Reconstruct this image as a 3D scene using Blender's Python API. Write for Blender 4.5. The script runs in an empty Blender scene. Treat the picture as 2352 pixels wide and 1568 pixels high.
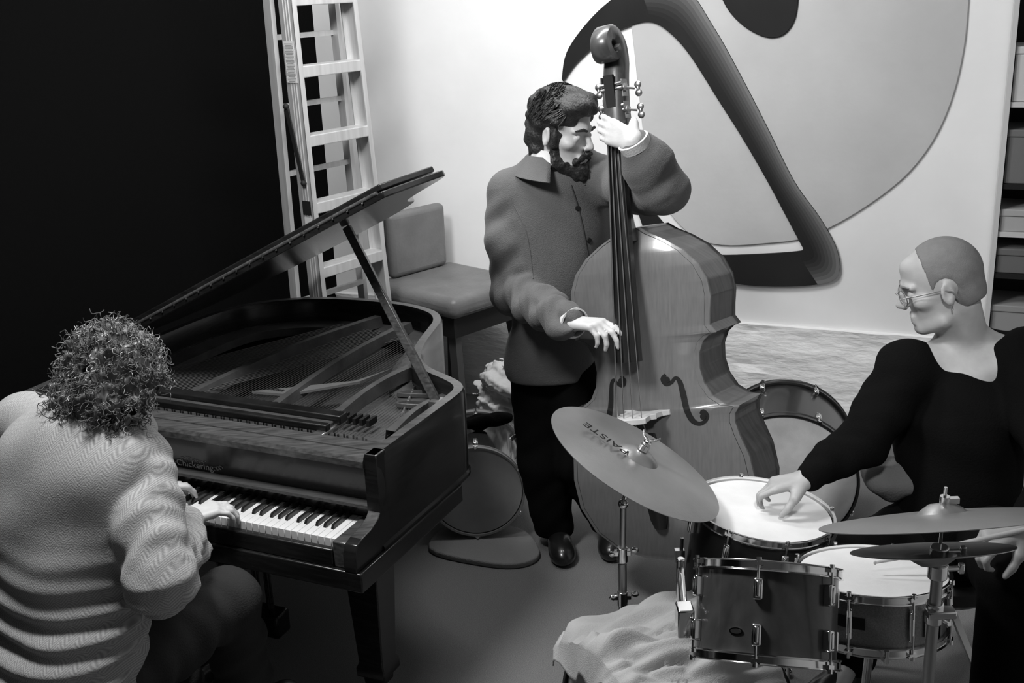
import bpy, bmesh, math, random
import numpy as np
from mathutils import Vector, Matrix

random.seed(7); RNG = np.random.default_rng(7)
SC = bpy.context.scene
COL = SC.collection

# ------------------------------------------------------------------ camera
FPX, CAMH = 2600.0, 2.28
_d = np.array([1500.0 - 1176, 8800.0 - 784, FPX]); _d /= np.linalg.norm(_d)
_up = -_d
_y = np.array([0, 0, 1.0]); _y = _y - _y.dot(_up) * _up; _y /= np.linalg.norm(_y)
_x = np.cross(_y, _up)
RW = np.array([_x, _y, _up])                 # world <- camera (x right, y down, z forward)
CPOS = np.array([0, 0, CAMH])
cam = bpy.data.cameras.new('camera'); camo = bpy.data.objects.new('camera', cam); COL.objects.link(camo)
cam.sensor_width = 36.0; cam.lens = FPX / 2352 * 36.0; cam.clip_start = 0.02; cam.clip_end = 60
_B = np.array([RW[:, 0], -RW[:, 1], -RW[:, 2]]).T
camo.matrix_world = Matrix([[_B[i][0], _B[i][1], _B[i][2], CPOS[i]] for i in range(3)] + [[0, 0, 0, 1]])
SC.camera = camo

# ------------------------------------------------------------------ world, lights, exposure
w = bpy.data.worlds.new('world'); SC.world = w; w.use_nodes = True
w.node_tree.nodes['Background'].inputs[0].default_value = (1, 1, 1, 1)
w.node_tree.nodes['Background'].inputs[1].default_value = 0.012
SC.view_settings.view_transform = 'Standard'; SC.view_settings.look = 'None'
SC.view_settings.exposure = 0.0; SC.view_settings.gamma = 1.0; SC.view_settings.use_curve_mapping = False

def area_light(name, loc, target, size, power, size_y=None):
    L = bpy.data.lights.new(name, 'AREA'); L.energy = power; L.size = size
    if size_y: L.shape = 'RECTANGLE'; L.size_y = size_y
    o = bpy.data.objects.new(name, L); COL.objects.link(o); o.location = loc
    o.rotation_euler = (Vector(target) - Vector(loc)).to_track_quat('-Z', 'Y').to_euler()
    return o
area_light('ceiling_light', (-0.95, 2.65, 3.10), (0.0, 3.6, 0.6), 0.5, 60)
area_light('wall_fill', (-0.05, 4.1, 3.12), (-0.3, 6.1, 0.5), 1.5, 56, 0.5)  # added light that brightens the back wall; no known fitting there
def spot(name, loc, target, power, deg, blend=.6, r=.15):
    L = bpy.data.lights.new(name, 'SPOT'); L.energy = power; L.spot_size = math.radians(deg); L.spot_blend = blend; L.shadow_soft_size = r
    o = bpy.data.objects.new(name, L); COL.objects.link(o); o.location = loc; o.rotation_euler = (Vector(target) - Vector(loc)).to_track_quat('-Z', 'Y').to_euler(); return o
spot('kit_fill_spot', (0.5, 0.9, 3.10), (1.05, 4.0, 0.5), 235, 28)  # added fill aimed at the drum kit, not a known lamp of the room

# ------------------------------------------------------------------ placing helpers
def atz(px, py, z):
    r = RW @ np.array([px - 1176, py - 784, FPX]); return CPOS + r * ((z - CAMH) / r[2])
def aty(px, py, Y):
    r = RW @ np.array([px - 1176, py - 784, FPX]); return CPOS + r * (Y / r[1])
def atd(px, py, d):
    return CPOS + RW @ np.array([(px - 1176) / FPX, (py - 784) / FPX, 1.0]) * d
def onplane(px, py, p0, n):
    r = RW @ np.array([px - 1176, py - 784, FPX]); t = np.dot(np.array(p0) - CPOS, n) / np.dot(r, n); return CPOS + r * t
def V(*a): return np.array(a, float)
def nrm(a): a = np.asarray(a, float); return a / np.linalg.norm(a)
def frame(z, x=None):
    z = nrm(z); x = V(1, 0, 0) if x is None else np.asarray(x, float)
    if abs(np.dot(nrm(x), z)) > .98: x = V(0, 1, 0)
    x = nrm(x - np.dot(x, z) * z); return np.array([x, np.cross(z, x), z])   # rows = axes

# ------------------------------------------------------------------ tagging
def empty(name, loc=(0, 0, 0)):
    o = bpy.data.objects.new(name, None); COL.objects.link(o); o.location = Vector(loc); o.empty_display_size = .05
    return o
def tag(o, label, cat, group=None):
    o['label'] = label; o['category'] = cat
    if group: o['group'] = group
    return o
def thing(name, label, cat, loc=(0, 0, 0), group=None):
    return tag(empty(name, loc), label, cat, group)
_world = {}
def put(name, me, mat, parent=None):
    """link mesh (already in world coordinates); children keep their world place"""
    o = bpy.data.objects.new(name, me); COL.objects.link(o)
    for m in (mat if isinstance(mat, (list, tuple)) else [mat]): me.materials.append(m)
    if parent is not None:
        o.parent = parent
        wm = Matrix.Identity(4); p = parent
        while p is not None: wm = p.matrix_basis.copy() @ wm if p.parent is None else (p.matrix_parent_inverse @ p.matrix_basis) @ wm; p = p.parent
        o.matrix_parent_inverse = wm.inverted()
    return o
def recentre(o):
    me = o.data; n = len(me.vertices); co = np.empty(n * 3, np.float32); me.vertices.foreach_get('co', co)
    co = co.reshape(-1, 3); c = (co.min(0) + co.max(0)) / 2; c[2] = co[:, 2].min()
    co -= c; me.vertices.foreach_set('co', co.ravel()); o.location = Vector(c.tolist()); me.update(); return o
def bevel(o, w=.004, seg=2, ang=35):
    m = o.modifiers.new('bevel', 'BEVEL'); m.width = w; m.segments = seg; m.limit_method = 'ANGLE'; m.angle_limit = math.radians(ang)
    m.harden_normals = False; return o

# ------------------------------------------------------------------ mesh builder
class MB:
    def __init__(s): s.v = []; s.f = []
    def add(s, vs, fs):
        b = len(s.v); s.v += [tuple(map(float, q)) for q in vs]; s.f += [tuple(b + i for i in f) for f in fs]; return s
    def box(s, c, size, ax=None):
        ax = np.eye(3) if ax is None else np.asarray(ax); c = np.asarray(c, float); h = np.asarray(size, float) / 2
        vs = [c + sx * h[0] * ax[0] + sy * h[1] * ax[1] + sz * h[2] * ax[2] for sx in (-1, 1) for sy in (-1, 1) for sz in (-1, 1)]
        return s.add(vs, [(0, 1, 3, 2), (4, 6, 7, 5), (0, 4, 5, 1), (2, 3, 7, 6), (0, 2, 6, 4), (1, 5, 7, 3)])
    def bar(s, a, b, w, t, side=None):
        a = np.asarray(a, float); b = np.asarray(b, float); F = frame(b - a, side)
        return s.box((a + b) / 2, (w, t, np.linalg.norm(b - a)), F)
    def cyl(s, a, b, r0, r1=None, n=20, cap=True, sx=1.0):
        r1 = r0 if r1 is None else r1; a = np.asarray(a, float); b = np.asarray(b, float); F = frame(b - a)
        vs = []
        for c, r in ((a, r0), (b, r1)):
            for i in range(n):
                t = 2 * math.pi * i / n; vs.append(c + F[0] * math.cos(t) * r * sx + F[1] * math.sin(t) * r)
        fs = [(i, (i + 1) % n, n + (i + 1) % n, n + i) for i in range(n)]
        if cap: fs += [tuple(range(n))[::-1], tuple(range(n, 2 * n))]
        return s.add(vs, fs)
    def tube(s, path, r, n=10, closed=False, cap=True, flat=None):
        P = [np.asarray(p, float) for p in path]; m = len(P); rr = r if hasattr(r, '__len__') else [r] * m
        vs = []; up = None
        for i in range(m):
            t = (P[(i + 1) % m] - P[i - 1]) if closed else (P[min(i + 1, m - 1)] - P[max(i - 1, 0)])
            t = nrm(t)
            if up is None: up = V(0, 0, 1) if abs(t[2]) < .9 else V(1, 0, 0)
            x = up - np.dot(up, t) * t; x = nrm(x); y = np.cross(t, x); up = x
            for k in range(n):
                a = 2 * math.pi * k / n; fx = flat if flat else 1
                vs.append(P[i] + (x * math.cos(a) * fx + y * math.sin(a)) * rr[i])
        fs = []
        for i in range(m if closed else m - 1):
            j = (i + 1) % m
            fs += [(i * n + k, i * n + (k + 1) % n, j * n + (k + 1) % n, j * n + k) for k in range(n)]
        if cap and not closed: fs += [tuple(range(n))[::-1], tuple((m - 1) * n + k for k in range(n))]
        return s.add(vs, fs)
    def lathe(s, prof, o, axis, n=40, x=None):
        """prof: (r, h) pairs along axis from origin o"""
        F = frame(axis, x); o = np.asarray(o, float); vs = []; m = len(prof)
        for r, h in prof:
            for k in range(n):
                a = 2 * math.pi * k / n; vs.append(o + F[2] * h + (F[0] * math.cos(a) + F[1] * math.sin(a)) * r)
        fs = [(i * n + k, i * n + (k + 1) % n, (i + 1) * n + (k + 1) % n, (i + 1) * n + k) for i in range(m - 1) for k in range(n)]
        if prof[0][0] > 1e-6: fs.append(tuple(range(n))[::-1])
        if prof[-1][0] > 1e-6: fs.append(tuple((m - 1) * n + k for k in range(n)))
        return s.add(vs, fs)
    def ring(s, ro, ri, h0, h1, o, axis, n=48, x=None):
        F = frame(axis, x); o = np.asarray(o, float); vs = []
        for r, h in ((ro, h0), (ro, h1), (ri, h1), (ri, h0)):
            for k in range(n):
                a = 2 * math.pi * k / n; vs.append(o + F[2] * h + (F[0] * math.cos(a) + F[1] * math.sin(a)) * r)
        return s.add(vs, [(i * n + k, i * n + (k + 1) % n, ((i + 1) % 4) * n + (k + 1) % n, ((i + 1) % 4) * n + k) for i in range(4) for k in range(n)])
    def prism(s, poly, o, ax, h0, h1):
        """2D polygon (CCW) in plane ax[0],ax[1] at o, extruded along ax[2]"""
        o = np.asarray(o, float); n = len(poly)
        vs = [o + p[0] * ax[0] + p[1] * ax[1] + h * ax[2] for h in (h0, h1) for p in poly]
        fs = [(i, (i + 1) % n, n + (i + 1) % n, n + i) for i in range(n)] + [tuple(range(n))[::-1], tuple(range(n, 2 * n))]
        return s.add(vs, fs)
    def sheet(s, G, closed_u=False):
        G = np.asarray(G, float); a, b, _ = G.shape
        fs = [(i * b + j, ((i + 1) % a) * b + j, ((i + 1) % a) * b + j + 1, i * b + j + 1) for i in range(a if closed_u else a - 1) for j in range(b - 1)]
        return s.add(G.reshape(-1, 3), fs)
    def ball(s, c, r, n=12, ax=None):
        r = V(r, r, r) if np.isscalar(r) else np.asarray(r, float); ax = np.eye(3) if ax is None else ax; c = np.asarray(c, float)
        vs = [c - ax[2] * r[2]]; m = n // 2
        for i in range(1, m):
            t = math.pi * i / m
            for k in range(n):
                a = 2 * math.pi * k / n
                vs.append(c + ax[0] * r[0] * math.sin(t) * math.cos(a) + ax[1] * r[1] * math.sin(t) * math.sin(a) - ax[2] * r[2] * math.cos(t))
        vs.append(c + ax[2] * r[2]); N = len(vs) - 1; fs = []
        for k in range(n): fs.append((0, 1 + (k + 1) % n, 1 + k)); fs.append((N, N - n + k, N - n + (k + 1) % n))
        for i in range(m - 2):
            for k in range(n): fs.append((1 + i * n + k, 1 + i * n + (k + 1) % n, 1 + (i + 1) * n + (k + 1) % n, 1 + (i + 1) * n + k))
        return s.add(vs, fs)
    def mesh(s, name, smooth=40):
        me = bpy.data.meshes.new(name); me.from_pydata(s.v, [], s.f); me.validate()
        bm = bmesh.new(); bm.from_mesh(me); bmesh.ops.recalc_face_normals(bm, faces=bm.faces); bm.to_mesh(me); bm.free()
        if smooth: me.shade_smooth(); me.set_sharp_from_angle(angle=math.radians(smooth))
        return me
    def build(s, name, mat, parent=None, smooth=40): return put(name, s.mesh(name, smooth), mat, parent)

# ------------------------------------------------------------------ implicit surfaces (bodies, cloth)
class SDF:
    def __init__(s, lo, hi, h):
        s.h = h; s.lo = np.asarray(lo, float); s.n = np.maximum(((np.asarray(hi) - s.lo) / h).astype(int) + 1, 4)
        s.D = np.full(s.n, .3, np.float32)
        s.ax = [(s.lo[i] + h * np.arange(s.n[i])).astype(np.float32) for i in range(3)]
    def reg(s, lo, hi):
        a = np.clip(((np.asarray(lo) - s.lo) / s.h).astype(int) - 1, 0, s.n); b = np.clip(((np.asarray(hi) - s.lo) / s.h).astype(int) + 2, 0, s.n)
        sl = tuple(slice(int(a[i]), int(b[i])) for i in range(3))
        return sl, s.ax[0][sl[0]][:, None, None], s.ax[1][sl[1]][None, :, None], s.ax[2][sl[2]][None, None, :]
    def mix(s, sl, d, k, mode):
        A = s.D[sl]
        if A.size == 0: return
        if mode == 'sub':
            d = -d; hh = np.maximum(k - np.abs(A - d), 0) / max(k, 1e-6); s.D[sl] = np.maximum(A, d) + hh * hh * k * .25
        else:
            hh = np.maximum(k - np.abs(A - d), 0) / max(k, 1e-6); s.D[sl] = np.minimum(A, d) - hh * hh * k * .25
    def cone(s, a, b, ra, rb, k=.02, mode='add', flat=None, wr=None):
        a = np.asarray(a, float); b = np.asarray(b, float); m = max(ra, rb) + k + .02 + (wr[0] if wr else 0)
        sl, X, Y, Z = s.reg(np.minimum(a, b) - m, np.maximum(a, b) + m)
        ab = b - a; L2 = max(ab.dot(ab), 1e-9); L = math.sqrt(L2)
        px, py, pz = X - a[0], Y - a[1], Z - a[2]
        t = np.clip((px * ab[0] + py * ab[1] + pz * ab[2]) / L2, 0, 1)
        qx, qy, qz = px - t * ab[0], py - t * ab[1], pz - t * ab[2]
        q2 = qx * qx + qy * qy + qz * qz
        if flat is not None:
            n, f = flat; n = nrm(n); c = qx * n[0] + qy * n[1] + qz * n[2]; q2 = q2 + c * c * (1 / f ** 2 - 1)
        r = ra + (rb - ra) * t
        d = np.sqrt(q2) - r
        if wr:
            amp, fr, ph = wr[:3]; F = frame(ab)
            ang = np.arctan2(qx * F[0][0] + qy * F[0][1] + qz * F[0][2], qx * F[1][0] + qy * F[1][1] + qz * F[1][2])
            d = d - amp * (np.sin(2 * math.pi * fr * t * L + ang + 1.1 * np.sin(ang + ph) + .9 * np.sin(2 * ang + 2.1 * ph) + ph) * np.sin(2 * math.pi * fr * .31 * t * L + ang + ph * 1.7) + .6 * np.sin(2 * math.pi * fr * .55 * t * L - 2 * ang + 2 * ph))
        s.mix(sl, d.astype(np.float32), k, mode); return s
    def ell(s, c, r, ax=None, k=.02, mode='add'):
        c = np.asarray(c, float); r = np.asarray(r, float); ax = np.eye(3) if ax is None else np.asarray(ax); m = max(r) + k + .02
        sl, X, Y, Z = s.reg(c - m, c + m); px, py, pz = X - c[0], Y - c[1], Z - c[2]
        q = [(px * ax[i][0] + py * ax[i][1] + pz * ax[i][2]) for i in range(3)]
        k0 = np.sqrt(sum((q[i] / r[i]) ** 2 for i in range(3))); k1 = np.sqrt(sum((q[i] / r[i] ** 2) ** 2 for i in range(3)))
        d = k0 * (k0 - 1) / np.maximum(k1, 1e-5)
        s.mix(sl, d.astype(np.float32), k, mode); return s
    def chain(s, pts, rad, k=.02, **kw):
        for i in range(len(pts) - 1): s.cone(pts[i], pts[i + 1], rad[i], rad[i + 1], k, **kw)
        return s
    def half(s, p, n, k=.01):
        """cut away the side the normal points to"""
        p = np.asarray(p, float); n = nrm(n)
        X, Y, Z = s.ax[0][:, None, None], s.ax[1][None, :, None], s.ax[2][None, None, :]
        d = ((X - p[0]) * n[0] + (Y - p[1]) * n[1] + (Z - p[2]) * n[2]).astype(np.float32)
        hh = np.maximum(k - np.abs(s.D - d), 0) / k; s.D = np.maximum(s.D, d) + hh * hh * k * .25; return s
    def noise(s, amp, fr, seed=1, band=.05):
        r = np.random.default_rng(seed); X, Y, Z = s.ax[0][:, None, None], s.ax[1][None, :, None], s.ax[2][None, None, :]
        N = np.zeros(s.D.shape, np.float32)
        for _ in range(5):
            w = r.normal(size=3); w = w / np.linalg.norm(w) * fr * 2 * math.pi * r.uniform(.6, 1.5)
            N += np.sin(X * w[0] + Y * w[1] + Z * w[2] + r.uniform(0, 6.28)).astype(np.float32)
        s.D += (amp / 2.2 * N * (np.abs(s.D) < band)).astype(np.float32); return s
    def extract(s, smooth=1):
        D = s.D.copy()
        for ax in range(3):
            sl = [slice(None)] * 3; sl[ax] = 0; D[tuple(sl)] = np.maximum(D[tuple(sl)], 1e-3); sl[ax] = -1; D[tuple(sl)] = np.maximum(D[tuple(sl)], 1e-3)
        I = D < 0; n = np.array(D.shape)
        c = [I[dx:n[0] - 1 + dx, dy:n[1] - 1 + dy, dz:n[2] - 1 + dz] for dx in (0, 1) for dy in (0, 1) for dz in (0, 1)]
        sm = sum(q.astype(np.int8) for q in c); act = (sm > 0) & (sm < 8); idx = np.argwhere(act)
        if len(idx) == 0: return np.zeros((0, 3)), np.zeros((0, 4), int)
        cid = np.full(act.shape, -1, np.int64); cid[act] = np.arange(len(idx))
        offs = np.array([(dx, dy, dz) for dx in (0, 1) for dy in (0, 1) for dz in (0, 1)])
        vals = np.stack([D[idx[:, 0] + o[0], idx[:, 1] + o[1], idx[:, 2] + o[2]] for o in offs], 1)
        P = np.zeros((len(idx), 3)); cnt = np.zeros(len(idx))
        for i in range(8):
            for j in range(i + 1, 8):
                if np.abs(offs[i] - offs[j]).sum() != 1: continue
                a, b = vals[:, i], vals[:, j]; m = (a < 0) != (b < 0); t = a[m] / (a[m] - b[m])
                P[m] += offs[i] + t[:, None] * (offs[j] - offs[i]); cnt[m] += 1
        P = s.lo + s.h * (idx + P / cnt[:, None]); F = []
        for ax in range(3):
            A = [slice(None)] * 3; B = [slice(None)] * 3; A[ax] = slice(0, -1); B[ax] = slice(1, None)
            e = I[tuple(A)] != I[tuple(B)]; E = np.argwhere(e); u, v = (ax + 1) % 3, (ax + 2) % 3
            E = E[(E[:, u] > 0) & (E[:, v] > 0) & (E[:, u] < n[u] - 1) & (E[:, v] < n[v] - 1)]
            fl = I[E[:, 0], E[:, 1], E[:, 2]]
            def g(du, dv):
                q = E.copy(); q[:, u] -= du; q[:, v] -= dv; return cid[q[:, 0], q[:, 1], q[:, 2]]
            Q = np.stack([g(1, 1), g(0, 1), g(0, 0), g(1, 0)], 1); Q[~fl] = Q[~fl][:, ::-1]; F.append(Q)
        F = np.concatenate(F); F = F[(F >= 0).all(1)]
        for _ in range(smooth):
            S = np.zeros_like(P); cn = np.zeros(len(P))
            for a, b in ((0, 1), (1, 2), (2, 3), (3, 0)):
                np.add.at(S, F[:, a], P[F[:, b]]); np.add.at(cn, F[:, a], 1); np.add.at(S, F[:, b], P[F[:, a]]); np.add.at(cn, F[:, b], 1)
            P = P * .45 + .55 * S / np.maximum(cn, 1)[:, None]
        return P, F
    def build(s, name, mat, parent=None, smooth=1, keep=True):
        P, F = s.extract(smooth)
        if len(P) == 0: print('EMPTY', name); return put(name, bpy.data.meshes.new(name), mat, parent)
        me = bpy.data.meshes.new(name); me.vertices.add(len(P)); me.vertices.foreach_set('co', P.astype(np.float32).ravel())
        me.loops.add(len(F) * 4); me.loops.foreach_set('vertex_index', F.astype(np.int32).ravel())
        me.polygons.add(len(F)); me.polygons.foreach_set('loop_start', np.arange(0, len(F) * 4, 4, dtype=np.int32))
        me.update(calc_edges=True); me.validate(); 
        if keep:
            bm = bmesh.new(); bm.from_mesh(me); _islands(bm); bm.to_mesh(me); bm.free()
        me.shade_smooth()
        return put(name, me, mat, parent)
def _islands(bm, frac=.03):
    """drop loose specks"""
    bm.verts.ensure_lookup_table(); seen = set(); isl = []
    for v0 in bm.verts:
        if v0.index in seen: continue
        st = [v0]; seen.add(v0.index); g = []
        while st:
            q = st.pop(); g.append(q)
            for e in q.link_edges:
                o = e.other_vert(q)
                if o.index not in seen: seen.add(o.index); st.append(o)
        isl.append(g)
    big = max(len(g) for g in isl)
    kill = [q for g in isl if len(g) < frac * big for q in g]
    if kill: bmesh.ops.delete(bm, geom=kill, context='VERTS')

# ------------------------------------------------------------------ materials (the photograph is black and white)
def mat(name, v, rough=.5, metal=0.0, noise=None, bump=None, coat=0, spec=.5, trans=0, sheen=0):
    m = bpy.data.materials.new(name); m.use_nodes = True; nt = m.node_tree; b = nt.nodes['Principled BSDF']
    b.inputs['Base Color'].default_value = (v, v, v, 1); b.inputs['Roughness'].default_value = rough; b.inputs['Metallic'].default_value = metal
    b.inputs['Specular IOR Level'].default_value = spec
    if coat: b.inputs['Coat Weight'].default_value = coat; b.inputs['Coat Roughness'].default_value = .08
    if trans: b.inputs['Transmission Weight'].default_value = trans
    if sheen: b.inputs['Sheen Weight'].default_value = sheen
    tc = nt.nodes.new('ShaderNodeTexCoord')
    if noise:       # (scale, low, high[, stretch xyz])
        nz = nt.nodes.new('ShaderNodeTexNoise'); nz.inputs['Scale'].default_value = noise[0]; nz.inputs['Detail'].default_value = 5
        mp = nt.nodes.new('ShaderNodeMapping'); mp.inputs['Scale'].default_value = noise[3] if len(noise) > 3 else (1, 1, 1)
        cr = nt.nodes.new('ShaderNodeValToRGB'); cr.color_ramp.elements[0].position = .3; cr.color_ramp.elements[1].position = .7
        for e, q in zip(cr.color_ramp.elements, (noise[1], noise[2])): e.color = (q, q, q, 1)
        nt.links.new(tc.outputs['Object'], mp.inputs[0]); nt.links.new(mp.outputs[0], nz.inputs[0]); nt.links.new(nz.outputs[0], cr.inputs[0]); nt.links.new(cr.outputs[0], b.inputs['Base Color'])
    if bump:        # (scale, strength[, distance, stretch])
        nz = nt.nodes.new('ShaderNodeTexNoise'); nz.inputs['Scale'].default_value = bump[0]; nz.inputs['Detail'].default_value = 6
        mp = nt.nodes.new('ShaderNodeMapping'); mp.inputs['Scale'].default_value = bump[3] if len(bump) > 3 else (1, 1, 1)
        bp = nt.nodes.new('ShaderNodeBump'); bp.inputs['Strength'].default_value = bump[1]; bp.inputs['Distance'].default_value = bump[2] if len(bump) > 2 else .01
        nt.links.new(tc.outputs['Object'], mp.inputs[0]); nt.links.new(mp.outputs[0], nz.inputs[0]); nt.links.new(nz.outputs[0], bp.inputs['Height']); nt.links.new(bp.outputs[0], b.inputs['Normal'])
    return m
M = {}
M['wall'] = mat('white_plaster', .86, .9, noise=(3, .83, .89), bump=(18, .25, .004))
M['stone'] = mat('white_painted_stone', .80, .9, noise=(6, .80, .88, (1, 1, 3)), bump=(11, .6, .02, (1, 1, 3.2)))
M['blackwall'] = mat('black_curtain', .0035, .95, bump=(30, .2), spec=.04)
M['carpet'] = mat('grey_speckled_carpet', .19, .97, noise=(420, .12, .28), bump=(500, .5, .004), spec=.1)
M['piano'] = mat('dark_piano_wood', .012, .24, noise=(9, .008, .020, (1, 1, 9)), coat=.12, spec=.35)
M['pianotop'] = mat('worn_piano_wood', .06, .30, noise=(14, .035, .10, (1, 8, 8)), bump=(60, .05), coat=.3)
M['plate'] = mat('painted_iron_plate', .13, .42, metal=.35, noise=(12, .09, .16), bump=(90, .12))
M['board'] = mat('soundboard_spruce', .06, .55, noise=(20, .04, .09, (1, 10, 10)))
M['ivory'] = mat('ivory_key', .84, .28)
M['ebony'] = mat('ebony_key', .012, .3, coat=.3)
M['steel'] = mat('steel_string', .55, .3, metal=1)
M['oldwire'] = mat('tarnished_wire', .14, .6, metal=.8)
M['chrome'] = mat('chrome', .82, .12, metal=1)
M['dullmetal'] = mat('brushed_metal', .45, .38, metal=1)
M['black'] = mat('black_matte', .012, .7, spec=.3)
M['gold'] = mat('gilt_lettering', .34, .5)
M['skin'] = mat('skin', .35, .5, noise=(30, .33, .37), bump=(140, .05))
M['skinpale'] = mat('pale_skin', .60, .5, noise=(30, .56, .63), bump=(140, .05))
M['drumskin'] = mat('coated_drum_head', .72, .55, noise=(9, .66, .76), bump=(220, .06))
M['oldskin'] = mat('worn_drum_head', .66, .6, noise=(11, .70, .90), bump=(200, .06))
M['bronze'] = mat('bronze_cymbal', .46, .36, metal=.85, noise=(5, .40, .52), bump=(120, .05))

# ================================================================== SETTING
W1 = V(math.cos(math.radians(-22.745)), math.sin(math.radians(-22.745)), 0); WN = V(-0.3866, -0.9222, 0)   # along the back wall, its normal into the room
B0 = V(-.083, 6.04, 0); LEDGE = .55
def struct(o): o['kind'] = 'structure'; return o
CORN = onplane(742, 300, B0, WN); SL = float((CORN - B0).dot(W1)); SR = 3.9; DEEP = 7.2; ZC = 3.25
def wp(s, out, z): return B0 + W1 * s + WN * out + V(0, 0, z)
def slab(name, s0, s1, o0, o1, z0, z1, m):
    mb = MB(); c = wp((s0 + s1) / 2, (o0 + o1) / 2, (z0 + z1) / 2)
    mb.box(c, (s1 - s0, o1 - o0, z1 - z0), (W1, WN, V(0, 0, 1))); return struct(mb.build(name, m, smooth=0))
slab('floor', SL - .1, SR + .1, -.1, DEEP, -.1, 0, M['carpet'])
slab('ceiling', SL - .1, SR + .1, -.1, DEEP, ZC, ZC + .1, M['wall'])
slab('wall_back', SL, SR, -.12, 0, LEDGE, ZC, M['wall'])
slab('wall_right', SR, SR + .1, 0, DEEP, 0, ZC, M['wall'])
slab('wall_left', SL - .1, SL, 0, DEEP, 0, ZC, M['blackwall'])
# rough painted stone dado, a hair proud of the plaster above it
G = []
rg = np.random.default_rng(3)
ns, nz = 90, 16; bump = rg.normal(size=(ns, nz)) * .006
for k in range(2): bump = (bump + np.roll(bump, 1, 0) + np.roll(bump, -1, 0)) / 2.2
for i in range(ns):
    s_ = SL + (SR - SL) * i / (ns - 1); row = [wp(s_, 0.0, LEDGE)]
    for j in range(nz):
        z = LEDGE - .004 - (LEDGE - .004) * j / (nz - 1); row.append(wp(s_, .022 + bump[i, j], z))
    G.append(row)
struct(MB().sheet(G).build('trim_1', M['stone']))
M['lamp'] = mat('lamp_diffuser', .9, .5)

# ------------------------------------------------------------------ mural panels on the wall
def cat(P, n=6, closed=False):
    P = [np.asarray(p, float) for p in P]; m = len(P); out = []
    for i in range(m if closed else m - 1):
        p0 = P[i - 1] if (closed or i > 0) else P[0]; p1 = P[i]; p2 = P[(i + 1) % m]; p3 = P[(i + 2) % m] if (closed or i + 2 < m) else P[-1]
        for k in range(n):
            t = k / n; out.append(.5 * ((2 * p1) + (p2 - p0) * t + (2 * p0 - 5 * p1 + 4 * p2 - p3) * t * t + (3 * p1 - p0 - 3 * p2 + p3) * t ** 3))
    if not closed: out.append(P[-1])
    return out
def onwall(px, py):
    q = onplane(px, py, B0, WN); return ((q - B0).dot(W1), q[2])
WAX = (W1, V(0, 0, 1), -np.cross(W1, V(0, 0, 1)) if np.dot(np.cross(W1, V(0, 0, 1)), WN) < 0 else np.cross(W1, V(0, 0, 1)))
gm = mat('mural_grey', .50, .8, noise=(3, .47, .53), bump=(30, .1)); bk = mat('mural_black', .016, .75, noise=(3, .012, .02), spec=.2)
gp = [(1436, -60), (1446, 20), (1455, 90), (1468, 210), (1485, 340), (1525, 465), (1590, 540), (1660, 562), (1760, 558), (1848, 546), (1935, 507), (2025, 449), (2095, 388), (2152, 308), (2192, 210), (2216, 100), (2226, -10), (2228, -60)]
mb = MB(); mb.prism([onwall(*p) for p in cat(gp, 5)], B0, WAX, .001, .012)
tag(bevel(recentre(mb.build('rounded_mural', gm, smooth=30)), .003), 'large rounded mid grey mural panel on the white wall behind the bassist', 'wall panel')
bb = [(1640, -60), (1662, 0), (1685, 36), (1722, 68), (1765, 86), (1800, 80), (1824, 52), (1834, 10), (1838, -60)]
mb = MB(); mb.prism([onwall(*p) for p in cat(bb, 5)], B0, WAX, .0125, .024)
tag(bevel(recentre(mb.build('mural_blob', bk, smooth=30)), .003), 'short black rounded mural shape cut by the top edge of the photo', 'wall panel')
inner = [(1297, 186), (1330, 140), (1390, 88), (1450, 58), (1500, 50), (1545, 78), (1590, 130), (1650, 225), (1710, 320), (1765, 415), (1805, 490), (1840, 556), (1846, 570), (1830, 575), (1760, 580), (1650, 583), (1595, 570), (1545, 530), (1500, 480), (1450, 430)]
outer = [(1294, 180), (1305, 120), (1345, 60), (1400, 5), (1470, -40), (1570, -35), (1640, 60), (1702, 170), (1766, 295), (1826, 415), (1886, 500), (1924, 572), (1926, 630), (1880, 650), (1780, 655), (1690, 648), (1630, 628), (1580, 595), (1530, 555), (1480, 520)]
I_ = cat(inner, 5); O_ = cat(outer, 5); lanes = 10; nn = len(I_)
fade = [mat('mural_blur_%d' % i, q, .75, spec=.2) for i, q in enumerate((.018, .024, .034, .048, .066, .09, .125, .17))]  # graded tones paint motion blur into the band's outer edge
vs = []; fs = []; mi = []
L2 = lanes + 1
for h in (.0125, .026):
    for i in range(nn):
        for j in range(L2):
            p = np.asarray(I_[i]) * (1 - j / lanes) + np.asarray(O_[i]) * (j / lanes); s_, z_ = onwall(*p); vs.append(wp(s_, h, z_))
N0 = nn * L2
for i in range(nn - 1):
    for j in range(lanes):
        a = i * L2 + j; q = (a, a + 1, a + L2 + 1, a + L2); fs.append(tuple(N0 + t for t in q)); seg = i // 5
        mi.append(0 if (seg < 4 or seg > 12 or j < 2) else j - 1)
    for j in (0, lanes):
        a = i * L2 + j; fs.append((a, a + L2, N0 + a + L2, N0 + a)); mi.append(0)
for i in (0, nn - 1):
    for j in range(lanes): a = i * L2 + j; fs.append((a, a + 1, N0 + a + 1, N0 + a)); mi.append(0)
mb = MB(); mb.add(vs, fs); o = mb.build('mural_band', [bk] + fade, smooth=30)
o.data.polygons.foreach_set('material_index', np.array(mi, np.int32)) if len(o.data.polygons) == len(mi) else None
tag(recentre(o), 'black hooked mural band with grey shaded outer edge, bent over the bass scroll', 'wall panel')

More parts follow.
